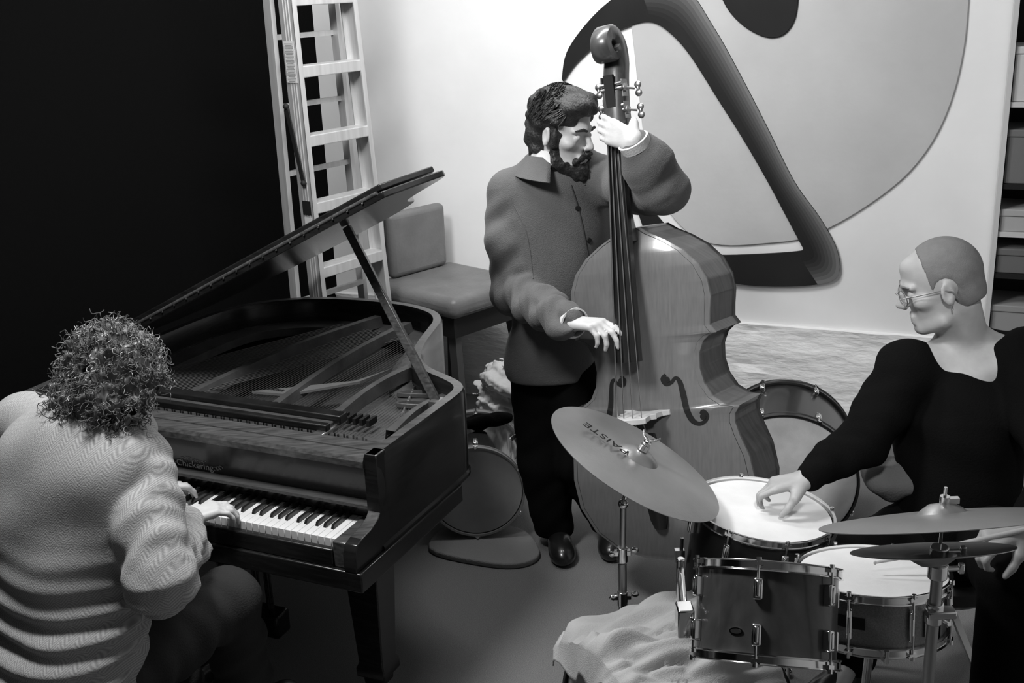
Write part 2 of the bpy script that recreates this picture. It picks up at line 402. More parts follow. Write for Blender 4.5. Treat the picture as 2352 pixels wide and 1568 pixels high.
# ================================================================== GRAND PIANO
K = V(-.53, 2.965, 0); YAW = math.radians(-25.0)
PUx = V(math.cos(YAW), math.sin(YAW), 0); PVx = V(-math.sin(YAW), math.cos(YAW), 0); PAX = (PUx, PVx, V(0, 0, 1))
def PU(a, b, z): return K + PUx * a + PVx * b + V(0, 0, z)
pn = thing('grand_piano', 'dark baby grand piano with raised lid, played by the curly haired man', 'piano', PU(-.6, .6, 0))
def pbox(name, a0, a1, b0, b1, z0, z1, m, parent=pn, bw=.004):
    o = MB().box(PU((a0 + a1) / 2, (b0 + b1) / 2, (z0 + z1) / 2), (a1 - a0, b1 - b0, z1 - z0), PAX).build(name, m, parent, smooth=30)
    if bw: bevel(o, bw)
    return o
outl = [(.085, .105), (.087, .30), (.088, .50), (.088, .62), (.080, .69), (.045, .745), (-.02, .79), (-.128, .85), (-.20, .92), (-.247, 1.0), (-.29, 1.12), (-.33, 1.27), (-.36, 1.37), (-.41, 1.45), (-.48, 1.505), (-.60, 1.552), (-.76, 1.57), (-.92, 1.562), (-1.08, 1.525), (-1.22, 1.44), (-1.32, 1.32), (-1.37, 1.15), (-1.385, .9), (-1.386, .5), (-1.386, .105)]
path = [outl[0]] + [tuple(p) for p in cat(outl, 6)][1:]
def offset(path, d):
    P = np.array(path); out = []
    for i in range(len(P)):
        t = P[min(i + 1, len(P) - 1)] - P[max(i - 1, 0)]; t /= np.linalg.norm(t); out.append(P[i] + np.array([-t[1], t[0]]) * d)
    return np.array(out)
inn = offset(path, .043); inn[0] = (path[0][0] - .043, .105); inn[-1] = (path[-1][0] + .043, .105)
G = []; prof = [(0, .655), (-.006, .66), (-.006, .672), (0, .68), (0, .955), (.006, .968), (.037, .968), (.043, .955), (.043, .74)]
for d, z in prof:
    q = offset(path, d); q[0, 1] = q[-1, 1] = .105; G.append([PU(x, y, z) for x, y in q])
G.append([PU(x, y, .655) for x, y in offset(path, .043)])
G = np.array(G)
mb = MB(); mb.sheet(G, closed_u=True); n_ = len(prof) + 1; m_ = G.shape[1]
mb.f += [tuple(i * m_ for i in range(n_)), tuple(i * m_ + m_ - 1 for i in range(n_))[::-1]]
rim = mb.build('rim', [M['piano'], M['pianotop']], pn, smooth=35)
for p in rim.data.polygons:
    if p.normal.z > .55 and p.center.z > .95: p.material_index = 1
# underside
mb = MB(); mb.prism([tuple(p) for p in offset(path, .02)], K, PAX, .66, .70); mb.build('bottom', M['piano'], pn, smooth=0)
mb = MB(); mb.prism([tuple(p) for p in offset(path, .04)], K, PAX, .79, .80); mb.build('soundboard', M['board'], pn, smooth=0)
# iron plate: border ring following the rim, web at the front, struts
G = []
q0 = offset(path, .044); q1 = offset(path, .135)
sel = [i for i in range(len(path)) if path[i][1] > .30 or i < 8 or i > len(path) - 8]
for z, q in ((.835, q0), (.872, q0), (.874, offset(path, .06)), (.868, q1), (.835, q1)):
    G.append([PU(q[i][0], max(q[i][1], .2), z) for i in sel])
MB().sheet(np.array(G), closed_u=True).build('iron_plate', M['plate'], pn, smooth=50)
def strut(p0, p1, w, h, z0=.86, z1=.872, name='plate_strut'):
    a = PU(p0[0], p0[1], z0 + h / 2); b = PU(p1[0], p1[1], z1 + h / 2); pts = []; mb = MB(); L = np.linalg.norm(b - a); F = frame(b - a, np.cross(b - a, V(0, 0, 1)))
    for i in range(9):
        t = i / 8; c = a + (b - a) * t + V(0, 0, .022 * math.sin(math.pi * t)); ww = w * (1.25 - .5 * math.sin(math.pi * t))
        pts.append([c - F[0] * ww + V(0, 0, -h / 2), c - F[0] * ww * .7 + V(0, 0, h / 2), c + F[0] * ww * .7 + V(0, 0, h / 2), c + F[0] * ww + V(0, 0, -h / 2)])
    mb.sheet(pts); o = mb.build(name, M['plate'], pn, smooth=50); return o
strut((-.06, .43), (-.02, .77), .020, .040); strut((-.30, .42), (-.28, 1.0), .022, .045); strut((-.56, .42), (-.58, 1.47), .020, .04); strut((-.93, .42), (-.74, 1.50), .020, .045)
# openings in the treble plate: dark wells with raised lips
for (a, b, sa, sb, rz) in ((-.16, .80, .060, .016, .25), (-.13, .70, .045, .013, .2), (.0, .56, .034, .022, .1)):
    mb = MB(); ax = np.array([PUx * math.cos(rz) + PVx * math.sin(rz), -PUx * math.sin(rz) + PVx * math.cos(rz), V(0, 0, 1)])
    n = 24; ring = [(math.copysign(abs(math.cos(t)) ** .6, math.cos(t)), math.copysign(abs(math.sin(t)) ** .6, math.sin(t))) for t in [2 * math.pi * i / n for i in range(n)]]
    rows = [[PU(a, b, z) + ax[0] * x * sa * k + ax[1] * y * sb * k for x, y in ring] for k, z in ((1.35, .875), (1.3, .888), (1.1, .890), (1.0, .884), (.97, .835))]
    R_ = np.array(rows); R_ = np.concatenate([R_, R_[:, :1]], 1); mb.sheet(R_); mb.build('plate_opening', M['plate'], pn, smooth=40)
# treble plate panels between border and struts
mb = MB(); mb.prism([(-.28, .40), (.035, .40), (.035, .70), (-.03, .755), (-.16, .80), (-.25, .95)], K, PAX, .84, .866); mb.build('treble_plate', M['plate'], pn, smooth=0)
mb = MB(); mb.prism([(-1.33, .20), (.04, .20), (.04, .40), (-1.33, .44)], K, PAX, .83, .868); mb.build('pin_block', M['pianotop'], pn, smooth=0)
# tuning pins and hitch pins, strings
mb = MB(); tp = []
for i in range(76):
    for r in range(3):
        a = -1.30 + i * .0175; b = .31 + r * .026 + .008 * (i % 2)
        if -.1 > a or a > -.02: tp.append((a, b)); mb.cyl(PU(a, b, .868), PU(a, b, .893), .0034, n=6)
o = mb.build('tuning_pins', M['dullmetal'], pn); o['kind'] = 'stuff'
mb = MB(); ip = [tuple(q) for q in q1]
def rimb(a):      # far end of the plate above a
    best = max((y for x, y in ip if abs(x - a) < .03), default=.8); return best
for i in range(70):
    a = -.90 + i * .0132; b1 = rimb(a - .01) - .015
    if b1 > .5: mb.cyl(PU(a, .42, .884), PU(a - .012, b1, .872), .0009, n=4, cap=False)
for i in range(24):
    a = -1.30 + i * .016; mb.cyl(PU(a, .43, .90), PU(a + .42, 1.42 - .003 * i, .89), .0019, n=5, cap=False)
o = mb.build('strings', M['oldwire'], pn); o['kind'] = 'stuff'
mb = MB()
for i in range(26):
    t = i / 25; mb.cyl(PU(-.21 + .10 * t, .86 - .28 * t, .866), PU(-.21 + .10 * t, .86 - .28 * t, .884), .0032, n=6)
for i in range(22):
    t = i / 21; mb.cyl(PU(-.05 + .085 * t, .50 - .03 * t + .02 * math.sin(3 * t), .866), PU(-.05 + .085 * t, .50 - .03 * t + .02 * math.sin(3 * t), .890), .003, n=6)
mb.build('hitch_pins', M['chrome'], pn)['kind'] = 'stuff'
mb = MB(); mb.tube([PU(-.055, .475, .872), PU(-.02, .452, .876), (PU(.035, .445, .874))], .012, n=8, flat=.5); mb.build('damper_felt', mat('pale_felt', .55, .9, bump=(300, .4)), pn)
mb = MB()
for i in range(44): a = -1.28 + i * .0262; mb.box(PU(a, .47, .905), (.012, .05, .022), PAX)
mb.build('dampers', M['black'], pn)['kind'] = 'stuff'
# front: keybed, key slip, blocks, cheeks, stretcher, fallboard, music desk
pbox('keybed', -1.40, .10, -.045, .60, .60, .662, M['piano']); pbox('key_slip', -1.28, .0, -.035, -.012, .662, .718, M['piano'])
for a in (-1.275, .0): pbox('key_block', a, a + .047, -.03, .15, .662, .745, M['pianotop'] if a > -.5 else M['piano'])
arm = [(-.045, .662), (-.045, .715), (-.03, .745), (.0, .752), (.05, .758), (.09, .772), (.12, .80), (.138, .84), (.14, .88), (.128, .915), (.108, .93), (.108, .968), (.16, .968), (.16, .662)]
for a0, a1 in ((.043, .0855), (-1.386, -1.343)):
    mb = MB(); mb.prism(arm, PU(a1, 0, 0), (PVx, V(0, 0, 1), PUx), a0 - a1, 0); o = bevel(mb.build('cheek', [M['piano'], M['pianotop']], pn, smooth=35), .003)
    for p in o.data.polygons:
        if abs(p.normal.dot(Vector(PUx))) < .5 and p.center.z > .75: p.material_index = 1
mb = MB(); st = [(.098, .925), (.098, .944), (.106, .955), (.15, .958), (.152, .951), (.156, .951), (.158, .958), (.205, .962), (.205, .925)]
mb.prism(st, PU(.043, 0, 0), (PVx, V(0, 0, 1), PUx), -1.386, 0); mb.build('stretcher', M['pianotop'], pn, smooth=35)
mb = MB(); fb = [(.150, .742), (.142, .80), (.130, .87), (.118, .925), (.140, .925), (.165, .742)]
mb.prism(fb, PU(.043, 0, 0), (PVx, V(0, 0, 1), PUx), -1.386, 0); fall = mb.build('fallboard', M['piano'], pn, smooth=35)
pbox('music_desk', -1.22, -.17, .235, .262, .955, .978, M['piano']); pbox('music_desk', -1.22, -.16, .30, .345, .955, .985, M['piano']); pbox('music_desk_rail', -1.20, -.18, .268, .296, .955, .970, M['pianotop'])
for a in (-.19, -1.2): pbox('desk_bracket', a - .02, a + .02, .21, .36, .945, .957, M['dullmetal'])
# lettering on the fallboard and serial number on the plate
def text_mesh(name, body, size, o, ax, m, parent, depth=.0006, shear=0):
    cu = bpy.data.curves.new(name, 'FONT'); cu.body = body; cu.size = size; cu.extrude = depth; cu.align_x = 'CENTER'; cu.align_y = 'CENTER'; cu.shear = shear
    t = bpy.data.objects.new('tmp', cu); COL.objects.link(t); dg = bpy.context.evaluated_depsgraph_get(); me = bpy.data.meshes.new_from_object(t.evaluated_get(dg)); bpy.data.objects.remove(t)
    A = np.array(ax); o = np.asarray(o, float)
    for v in me.vertices: c = np.array(v.co); v.co = Vector((o + A[0] * c[0] + A[1] * c[1] + A[2] * c[2]).tolist())
    me.materials.clear(); return put(name, me, m, parent)
fz = nrm(PU(0, .130, .87) - PU(0, .142, .80)); fn_ = nrm(np.cross(PUx, fz))
c0 = onplane(447, 1067, PU(0, .1355, .836), fn_)
tx = text_mesh('maker_lettering', 'Chickering', .034, c0 + fn_ * .0012, (PUx, fz, fn_), M['gold'], fall, shear=.12)
mb = MB()
for sgn in (-1, 1):
    for k in range(3):
        pts = [c0 + fn_ * .0014 + PUx * sgn * (.083 + .011 * k + .010 * math.cos(t * .55) * (1 - t / 14)) + fz * (.012 * math.sin(t * .55) * (1 - t / 14) + .004 * (k - 1)) for t in range(13)]
        mb = MB(); mb.tube(pts, .0007, n=5); mb.build('scroll_ornament', M['gold'], fall)
mb = MB()
for k in range(7): mb = MB(); mb.tube([c0 + fn_ * .0014 + PUx * (-.045 + .015 * k + .007 * math.cos(t)) + fz * (.020 + .004 * math.sin(t) + .004 * math.sin(k)) for t in (0, 1, 2, 3, 4, 5)], .0005, n=5); mb.build('scroll_ornament', M['gold'], fall)

text_mesh('serial_number', '100808', .022, PU(-.64, .62, .905), (PUx, PVx, V(0, 0, 1)), M['black'], pn)
mb = MB(); mb.prism([(-.72, .585), (-.58, .60), (-.40, .80), (-.36, .96), (-.42, .80)], K, PAX, .893, .902); mb.build('plate_web', mat('pale_plate_face', .24, .4, metal=.3), pn, smooth=0)
# keys
nat = 'ABCDEFG'; wkeys = [nat[i % 7] for i in range(52)]
for i in range(52):
    x0 = -(52 - i) * .0235; x1 = x0 + .0225
    mb = MB(); z0, z1 = .700, .735; dn = .009 if i in (27, 31) else 0
    mb.prism([(x0, -.0), (x1, -.0), (x1, .155), (x0, .155)], K, PAX, z0 - dn, z1 - dn)
    bevel(mb.build('white_key', M['ivory'], pn, smooth=30), .0012, 1)
off = {'C': .0140, 'D': .0418, 'F': .0815, 'G': .1095, 'A': .1370}
for o8 in range(0, 8):
    for nm_ in 'CDFGA':
        xc = -(.0235 + (8 - o8) * .1645 - off[nm_])
        if xc < -1.21 or xc > 0: continue
        mb = MB(); rows = []
        for b, wt, wb, zt in ((.0500, .0046, .0055, .738), (.0545, .0046, .0055, .746), (.060, .0046, .0055, .748), (.150, .0046, .0055, .748)):
            rows.append([PU(xc - wb, b - .001, .730), PU(xc - wt, b, zt), PU(xc + wt, b, zt), PU(xc + wb, b - .001, .730)])
        mb.sheet(rows); mb.f += [(0, 1, 2, 3)]; mb.build('black_key', M['ebony'], pn, smooth=25)
# lid, front flap folded back on it, hinge, prop
TH = math.radians(26.3); LW = 1.485; HA, HZ = -1.39, .986
LA = PUx * math.cos(TH) + V(0, 0, math.sin(TH)); LN = np.cross(LA, PVx); LAX = (LA, PVx, LN)
LO = PU(HA, 0, HZ); lb0 = .50
lid = [(0, lb0), (LW, lb0), (LW, .86), (LW - .02, .93), (LW - .08, .985), (LW - .20, 1.04), (1.18, 1.12), (1.10, 1.25), (1.03, 1.40), (.93, 1.50), (.78, 1.575), (.60, 1.60), (.42, 1.585), (.25, 1.53), (.10, 1.40), (0.0, 1.2)]
lp = [lid[0]] + [tuple(p) for p in cat(lid[1:-1], 4)] + [lid[-1]]
mb = MB(); mb.prism(lp, LO, LAX, 0, .022); lido = bevel(mb.build('lid', M['piano'], pn, smooth=35), .004)
mb = MB(); mb.prism([(.01, lb0 + .012), (LW - .005, lb0 + .012), (LW - .005, lb0 + .36), (LW - .03, lb0 + .385), (.01, lb0 + .385)], LO, LAX, .026, .046); bevel(mb.build('lid_flap', M['piano'], pn, smooth=35), .004)
mb = MB(); mb.cyl(LO + LA * .02 + PVx * (lb0 + .002) + LN * .024, LO + LA * (LW - .02) + PVx * (lb0 + .002) + LN * .024, .006, n=10)
hg = mb.build('lid_hinge', M['pianotop'], pn)
mb = MB()
for i in range(22): mb.ball(LO + LA * (.06 + i * .064) + PVx * (lb0 - .003) + LN * .018, .004, n=8)
mb.build('hinge_screws', M['chrome'], hg)
pa = PU(.03, .60, .93); t_ = 1.10; pb = LO + LA * t_ + PVx * (lb0 + .30) - LN * .004
mb = MB(); mb.bar(pa, pb, .030, .020, PUx); bevel(mb.build('lid_prop', M['pianotop'], pn, smooth=30), .003)
mb = MB(); mb.box(pa + V(0, 0, .01), (.05, .05, .03), PAX); mb.cyl(pa + PVx * -.03, pa + PVx * .03, .008, n=10); mb.build('prop_bracket', M['dullmetal'], pn)
# legs with casters, pedal lyre
for a, b in ((-.07, .26), (-1.23, .26), (-.85, 1.30)):
    mb = MB(); prof_ = [(.072, .655), (.072, .60), (.056, .585), (.066, .56), (.060, .53), (.044, .16), (.052, .14), (.052, .11), (.036, .10), (.034, .075)]
    rows = [[PU(a + x * r, b + y * r, z) for x, y in ((-1, -1), (1, -1), (1, 1), (-1, 1), (-1, -1))] for r, z in prof_]
    mb.sheet(rows); mb.f += [tuple(range(4))]; lg = bevel(mb.build('leg', M['piano'], pn, smooth=30), .004)
    mb = MB(); mb.cyl(PU(a - .016, b, .032), PU(a + .016, b, .032), .032, n=20); mb.box(PU(a, b, .07), (.05, .03, .03), PAX); mb.build('caster', M['dullmetal'], lg)
ly = pbox('pedal_lyre', -.80, -.50, .30, .38, .10, .19, M['piano'], bw=.01)
mb = MB()
for a in (-.75, -.70, -.60, -.55): mb.cyl(PU(a, .34, .19), PU(a, .34, .60), .013, n=12)
mb.build('lyre_post', M['piano'], ly)
for a in (-.73, -.65, -.57):
    mb = MB(); mb.tube([PU(a, .32, .115), PU(a, .26, .112), PU(a, .20, .10), PU(a, .17, .092)], [.008, .009, .017, .014], n=10, flat=.45); mb.build('pedal', M['dullmetal'], ly)

# ================================================================== DOUBLE BASS
bA = aty(1540, 1285, 3.60); bJ = aty(1447, 525, 3.84)
BLEN = np.linalg.norm(bJ - bA); SB = BLEN / 1.12
BU = nrm(bJ - bA); _n = V(-math.sin(math.radians(33)), -math.cos(math.radians(33)), 0); BN = nrm(_n - _n.dot(BU) * BU); BX = np.cross(BU, BN)
BAX = (BX, BU, BN)
def PB(x, y, z=0): return bA + (BX * x + BU * y + BN * z) * SB
M['spruce'] = mat('amber_varnished_spruce', .15, .30, noise=(16, .135, .165, (9, .6, 1)), coat=.35)
M['maple'] = mat('dark_varnished_maple', .075, .3, noise=(9, .05, .10, (1, 7, 1)), coat=.3)
bs = thing('double_bass', 'varnished double bass standing upright, held by the bearded man', 'double bass', PB(0, -.16))
hw = [(0, .0), (.09, .003), (.19, .028), (.27, .085), (.32, .17), (.333, .27), (.322, .36), (.297, .43), (.286, .475), (.289, .500), (.306, .524), (.262, .529), (.222, .556), (.196, .60), (.186, .65), (.190, .70), (.208, .738), (.232, .757), (.256, .764), (.250, .772), (.238, .79), (.243, .83), (.252, .88), (.247, .93), (.222, .985), (.175, 1.035), (.118, 1.072), (.066, 1.098), (.034, 1.12)]
hy = np.array([p[1] for p in hw]); hx = np.array([p[0] for p in hw])
ysamp = np.unique(np.concatenate([hy, np.linspace(0, .06, 14), np.linspace(.06, 1.12, 90)])); xs = np.interp(ysamp, hy, hx); xs = np.maximum(xs, .004)
def arch(x, y):
    h = np.interp(y, ysamp, xs); t = min(abs(x) / max(h, 1e-4), 1); e = min(1, y / .16, (1.12 - y) / .16)
    return .034 * (1 - t ** 2.2) * math.sin(.5 * math.pi * max(e, 0)) * min(1, h / .15)
T = np.concatenate([-np.linspace(1, 0, 13) ** .8, np.linspace(0, 1, 13)[1:] ** .8])
mb = MB(); G = np.array([[PB(t * (h + .005), y, arch(t * h, y) + .004) for t in T] for y, h in zip(ysamp, xs)]); mb.sheet(G)
G2 = np.array([[PB(t * (h + .005), y, -.004) for t in T] for y, h in zip(ysamp, xs)]); mb.sheet(G2)
edge = lambda g: np.concatenate([g[:, 0], g[::-1, -1]])
mb.sheet(np.array([edge(G), edge(G2)])); mb.build('top_plate', M['spruce'], bs, smooth=50)
mb = MB(); mb.sheet(np.array([[PB(t * (h + .005), y, -.205 - .3 * arch(t * h, y)) for t in T] for y, h in zip(ysamp, xs)])); mb.sheet(np.array([[PB(t * (h + .005), y, -.198) for t in T] for y, h in zip(ysamp, xs)]))
mb.build('back_plate', M['maple'], bs, smooth=50)
mb = MB()
e1 = [(-h, y) for y, h in zip(ysamp, xs)] + [(h, y) for y, h in list(zip(ysamp, xs))[::-1]]
mb.sheet(np.array([[PB(x, y, z) for x, y in e1 + e1[:1]] for z in (0, -.05, -.10, -.15, -.20)])); mb.build('ribs', M['maple'], bs, smooth=40)
# purfling line near the edge
mb = MB()
for sg in (-1, 1): mb.tube([PB(sg * (h - .012), y, arch(h - .012, y) + .0045) for y, h in zip(ysamp[8:], xs[8:]) if h > .03], .0012, n=5)
mb.build('purfling', M['black'], bs)
for sg in (-1, 1):
    S = cat([(.082, .640), (.072, .625), (.080, .610), (.098, .612), (.114, .626), (.126, .612), (.133, .575), (.140, .53), (.154, .49), (.175, .474), (.196, .480), (.205, .498), (.196, .512), (.186, .505)], 5)
    W_ = [.004, .009, .009, .006, .0055, .008, .010, .0105, .010, .007, .006, .009, .009, .004]; ww = np.interp(np.linspace(0, 13, len(S)), range(14), W_)
    rows = []
    for i, q in enumerate(S):
        t = S[min(i + 1, len(S) - 1)] - S[max(i - 1, 0)]; t = t / np.linalg.norm(t); nn_ = np.array([-t[1], t[0]])
        rows.append([PB(sg * (q + nn_ * k * ww[i])[0], (q + nn_ * k * ww[i])[1], arch(abs((q + nn_ * k * ww[i])[0]), q[1]) + .0055) for k in (-1, 0, 1)])
    mb = MB(); mb.sheet(rows)
    for q in ((.085, .622), (.193, .496)): mb.lathe([(0, .0068), (.011, .0066), (.011, .005)], PB(sg * q[0], q[1], arch(q[0], q[1])), BN, n=16)
    mb.build('f_hole', M['black'], bs, smooth=0)  # uncut plate: black sheet paints the shade of the opening
NUT, FE = 1.455, .70
zs = lambda y: .165 + (y - .515) * (.038 - .165) / (NUT - .515)        # string height above the plate
rows = []
for y in np.linspace(FE, NUT, 12):
    w_ = .0225 + (.043 - .0225) * (NUT - y) / (NUT - FE); z = zs(y) - .006
    rows.append([PB(w_ * c, y, z - .018 * (1 - math.sqrt(max(0, 1 - (c * .8) ** 2)))) for c in (-1, -.6, -.2, .2, .6, 1)] + [PB(w_ * c, y, z - .030) for c in (1, 0, -1)])
R_ = np.array(rows); R_ = np.concatenate([R_, R_[:, :1]], 1); mb = MB(); mb.sheet(R_); mb.f += [tuple(range(9)), tuple(11 * 10 + k for k in range(9))[::-1]]
mb.build('fingerboard', M['ebony'], bs, smooth=30)
rows = []
for y in np.linspace(1.08, NUT, 8):
    w_ = .0225 + .010 * (NUT - y) / (NUT - 1.08); z = zs(y) - .036; d_ = .030 + .012 * (NUT - y) / .46 + (.06 if y < 1.1 else (.02 if y < 1.16 else 0))
    rows.append([PB(w_ * math.cos(a), y, z - d_ * math.sin(a)) for a in np.linspace(0, math.pi, 9)])
MB().sheet(rows).build('neck', M['maple'], bs)
# pegbox and scroll: swept section in the plane of BU, BN
cur = cat([(NUT - .015, .0), (NUT + .07, -.012), (NUT + .15, -.030), (NUT + .215, -.050), (NUT + .262, -.048), (NUT + .290, -.018), (NUT + .286, .022), (NUT + .258, .044), (NUT + .226, .034), (NUT + .216, .008), (NUT + .232, -.008), (NUT + .248, .0)], 4)
L_ = len(cur); wd = np.interp(np.linspace(0, 1, L_), [0, .25, .4, .6, .8, 1], [.036, .034, .029, .030, .036, .042]); th = np.interp(np.linspace(0, 1, L_), [0, .25, .45, .6, 1], [.036, .034, .028, .022, .012])
rows = []
for i, q in enumerate(cur):
    t = nrm(cur[min(i + 1, L_ - 1)] - cur[max(i - 1, 0)]); nn_ = np.array([-t[1], t[0]]); b_ = (-1, 1)
    sec = [(-1, -.7), (-.7, -1), (.7, -1), (1, -.7), (1, .7), (.7, 1), (-.7, 1), (-1, .7), (-1, -.7)]
    rows.append([PB(c[0] * wd[i], q[0] + nn_[0] * c[1] * th[i], q[1] + nn_[1] * c[1] * th[i]) for c in sec])
mb = MB(); mb.sheet(rows); mb.f += [tuple(range(8)), tuple((L_ - 1) * 9 + k for k in range(8))[::-1]]
sc = mb.build('scroll', M['maple'], bs, smooth=50)
mb = MB(); mb.box(PB(0, NUT + .085, .020), (.034 * SB, .15 * SB, .012 * SB), BAX); mb.build('peg_well', M['black'], sc)
for k, (y, sg) in enumerate(((NUT + .045, 1), (NUT + .115, 1), (NUT + .06, -1), (NUT + .13, -1))):
    mb = MB(); mb.box(PB(sg * .037, y, -.01), (.004 * SB, .055 * SB, .035 * SB), BAX); mb.cyl(PB(-.036, y, .012), PB(.04, y, .012), .0065 * SB, n=10)
    mb.cyl(PB(sg * .038, y, -.005), PB(sg * .062, y - .006, -.03), .004 * SB, n=8); mb.cyl(PB(sg * .034, y, -.005), PB(sg * .046, y, -.005), .014 * SB, n=14)
    tm = mb.build('tuning_machine', M['dullmetal'], bs); c_ = PB(sg * .072, y - .009, -.036); F_ = np.array([BX, BU, BN])
    mb = MB(); mb.ball(c_ + BU * .013 * SB, (.013 * SB, .012 * SB, .005 * SB), 12, F_); mb.ball(c_ - BU * .013 * SB, (.013 * SB, .012 * SB, .005 * SB), 12, F_); mb.ball(c_, (.006 * SB, .016 * SB, .005 * SB), 10, F_); mb.build('tuning_key', M['dullmetal'], tm)
br = [(-.078, 0), (-.042, 0), (-.036, .018), (-.018, .030), (.018, .030), (.036, .018), (.042, 0), (.078, 0), (.074, .014), (.058, .03), (.052, .06), (.060, .075), (.046, .09), (.050, .12), (.056, .142), (.04, .156), (0, .166), (-.04, .156), (-.056, .142), (-.050, .12), (-.046, .09), (-.060, .075), (-.052, .06), (-.058, .03), (-.074, .014)]
mb = MB(); mb.prism([(x * SB * 1.12, z * SB) for x, z in br], PB(0, .515, .030 - .034 + .030), (BX, BN, -BU), -.009 * SB, .009 * SB); bevel(mb.build('bridge', mat('pale_bridge_maple', .55, .5, noise=(30, .48, .6)), bs, smooth=30), .002)
mb = MB(); rows = []
for y, w_ in ((.455, .042), (.43, .046), (.30, .040), (.15, .030), (.12, .020)): rows.append([PB(w_ * c, y, np.interp(y, [.1, .46], [.05, .10]) - .008 * c * c) for c in (-1, -.5, 0, .5, 1)] + [PB(w_ * c, y, np.interp(y, [.1, .46], [.05, .10]) - .022) for c in (1, -1)])
R_ = np.array(rows); R_ = np.concatenate([R_, R_[:, :1]], 1); mb.sheet(R_); mb.f += [tuple(range(7)), tuple(4 * 8 + k for k in range(7))[::-1]]; mb.build('tailpiece', M['ebony'], bs, smooth=40)
for k, c in enumerate((-1, -.35, .35, 1)):
    hb = .163 - .010 * abs(c); r_ = (.0026, .0022, .0018, .0015)[k]
    mb = MB(); mb.tube([PB(c * .016, NUT + .07, .012), PB(c * .0165, NUT, zs(NUT)), PB(c * .045, .515, hb + .008), PB(c * .028, .45, .102)], r_ * SB, n=7); mb.build('string', M['steel'], bs)
mb = MB(); mb.cyl(PB(0, .0, -.09), PB(0, -.03, -.09), .022 * SB, .016 * SB); mb.cyl(PB(0, -.03, -.09), PB(0, -.03, -.09) + nrm(V(0, -.02, -1)) * (PB(0, -.03, -.09)[2] - .004) * 1.0, .006); mb.build('endpin', M['dullmetal'], bs)

# ================================================================== DRUM KIT
def camdir(x, y, z): return nrm(RW @ np.array([x, y, z], float))
def camoff(x, y, z): return RW @ np.array([x, y, z], float)
def disc_from(px, py, d, maj, ratio, up=True):
    """plane of a round thing from its outline: centre, semi-major direction in the image, foreshortening"""
    m = nrm(np.array(maj, float)); q = np.array([m[1], -m[0]]); q = q if q[1] < 0 else -q
    c = math.sqrt(1 - ratio ** 2); ray = nrm(np.array([(px - 1176) / FPX, (py - 784) / FPX, 1]))
    e1 = nrm(np.array([m[0], m[1], 0]) - ray * np.dot(ray, [m[0], m[1], 0])); e2 = nrm(np.array([q[0], q[1], 0]) - ray * np.dot(ray, [q[0], q[1], 0]))
    n = e2 * c - ray * ratio
    return atd(px, py, d), nrm(RW @ n)
M['shellwood'] = mat('dark_stained_drum_shell', .050, .32, noise=(30, .035, .065, (1, 1, .1)), coat=.4)
M['shellblack'] = mat('black_drum_shell', .014, .35, coat=.3)
M['shellgrey'] = mat('grey_sparkle_shell', .20, .35, metal=.4, noise=(300, .15, .25), coat=.3)
def drum(name, label, c, ax, r, depth, shell, head, lugs=8, hoopw=.022, lugstyle='long', group=None, ph=0., cat_='drum', hoopm=None, xdir=None):
    """c: centre of the batter head, ax: its outward normal"""
    ax = nrm(ax); F = frame(ax, xdir); b = c - ax * depth; lo = c if c[2] < b[2] else b
    t = thing(name, label, cat_, (lo[0], lo[1], max(lo[2] - .0, 0)), group); hm = hoopm or M['chrome']
    mb = MB(); mb.ring(r, r - .008, -depth + .012, -.010, c, ax); sh = mb.build('shell', shell, t)
    for k, (h, s) in enumerate(((0, 1), (-depth, -1))):
        mb = MB(); mb.lathe([(0, h + s * .0015), (r * .5, h + s * .001), (r + .001, h), (r + .004, h - s * .006), (r - .004, h - s * .010)], c, ax, n=56); mb.build('drum_head', head if k == 0 else M['oldskin'], t)
        mb = MB(); rr = r + .006
        prof = [(rr, h - s * (hoopw - .008)), (rr + .007, h - s * (hoopw - .008)), (rr + .006, h - s * (hoopw - .011)), (rr + .0035, h - s * (hoopw - .013)), (rr + .0035, h + s * .006), (rr + .008, h + s * .0085), (rr + .007, h + s * .0105), (rr - .001, h + s * .0095), (rr, h + s * .004), (rr, h - s * (hoopw - .008))]
        mb.lathe(prof, c, ax, n=64); mb.build('hoop', hm, t, smooth=30)
    for i in range(lugs):
        a = 2 * math.pi * i / lugs + ph; d_ = F[0] * math.cos(a) + F[1] * math.sin(a); tg = np.cross(ax, d_); LF = np.array([tg, d_, ax])
        runs = [(-.055, .05), (-depth + .055, .05)] if depth > .15 else [(-depth / 2, .075)]
        for z, hl in runs:
            hl = min(hl, depth * .35) if lugstyle != 'tube' else hl; mb = MB(); p = c + ax * z + d_ * (r + .009)
            if lugstyle == 'tube': mb.cyl(p - ax * hl / 2, p + ax * hl / 2, .0075, n=12); mb.cyl(p - ax * hl / 2 - d_ * .012, p - ax * hl / 2, .006, n=8); mb.cyl(p + ax * hl / 2 - d_ * .012, p + ax * hl / 2, .006, n=8)
            else: mb.box(p, (.022, .022, hl), LF); mb.box(p + d_ * .008, (.012, .012, hl * .8), LF)
            bevel(mb.build('lug', hm if hm is M['chrome'] else M['chrome'], t, smooth=40), .005, 3)
        for s in ((0, 1), (-depth, -1)):
            p0 = c + ax * (s[0] + s[1] * .016) + d_ * (r + .015); p1 = c + ax * (s[0] - s[1] * .05) + d_ * (r + .015)
            mb = MB(); mb.cyl(p0, p1, .003, n=8); mb.cyl(p0, p0 - ax * s[1] * .012, .0058, n=8); mb.box(c + ax * (s[0] + s[1] * .002) + d_ * (r + .013), (.02, .012, .009), LF); mb.build('tension_rod', M['chrome'], t)
    return t, F
def fdir(az): return V(math.sin(math.radians(az)), math.cos(math.radians(az)), 0)
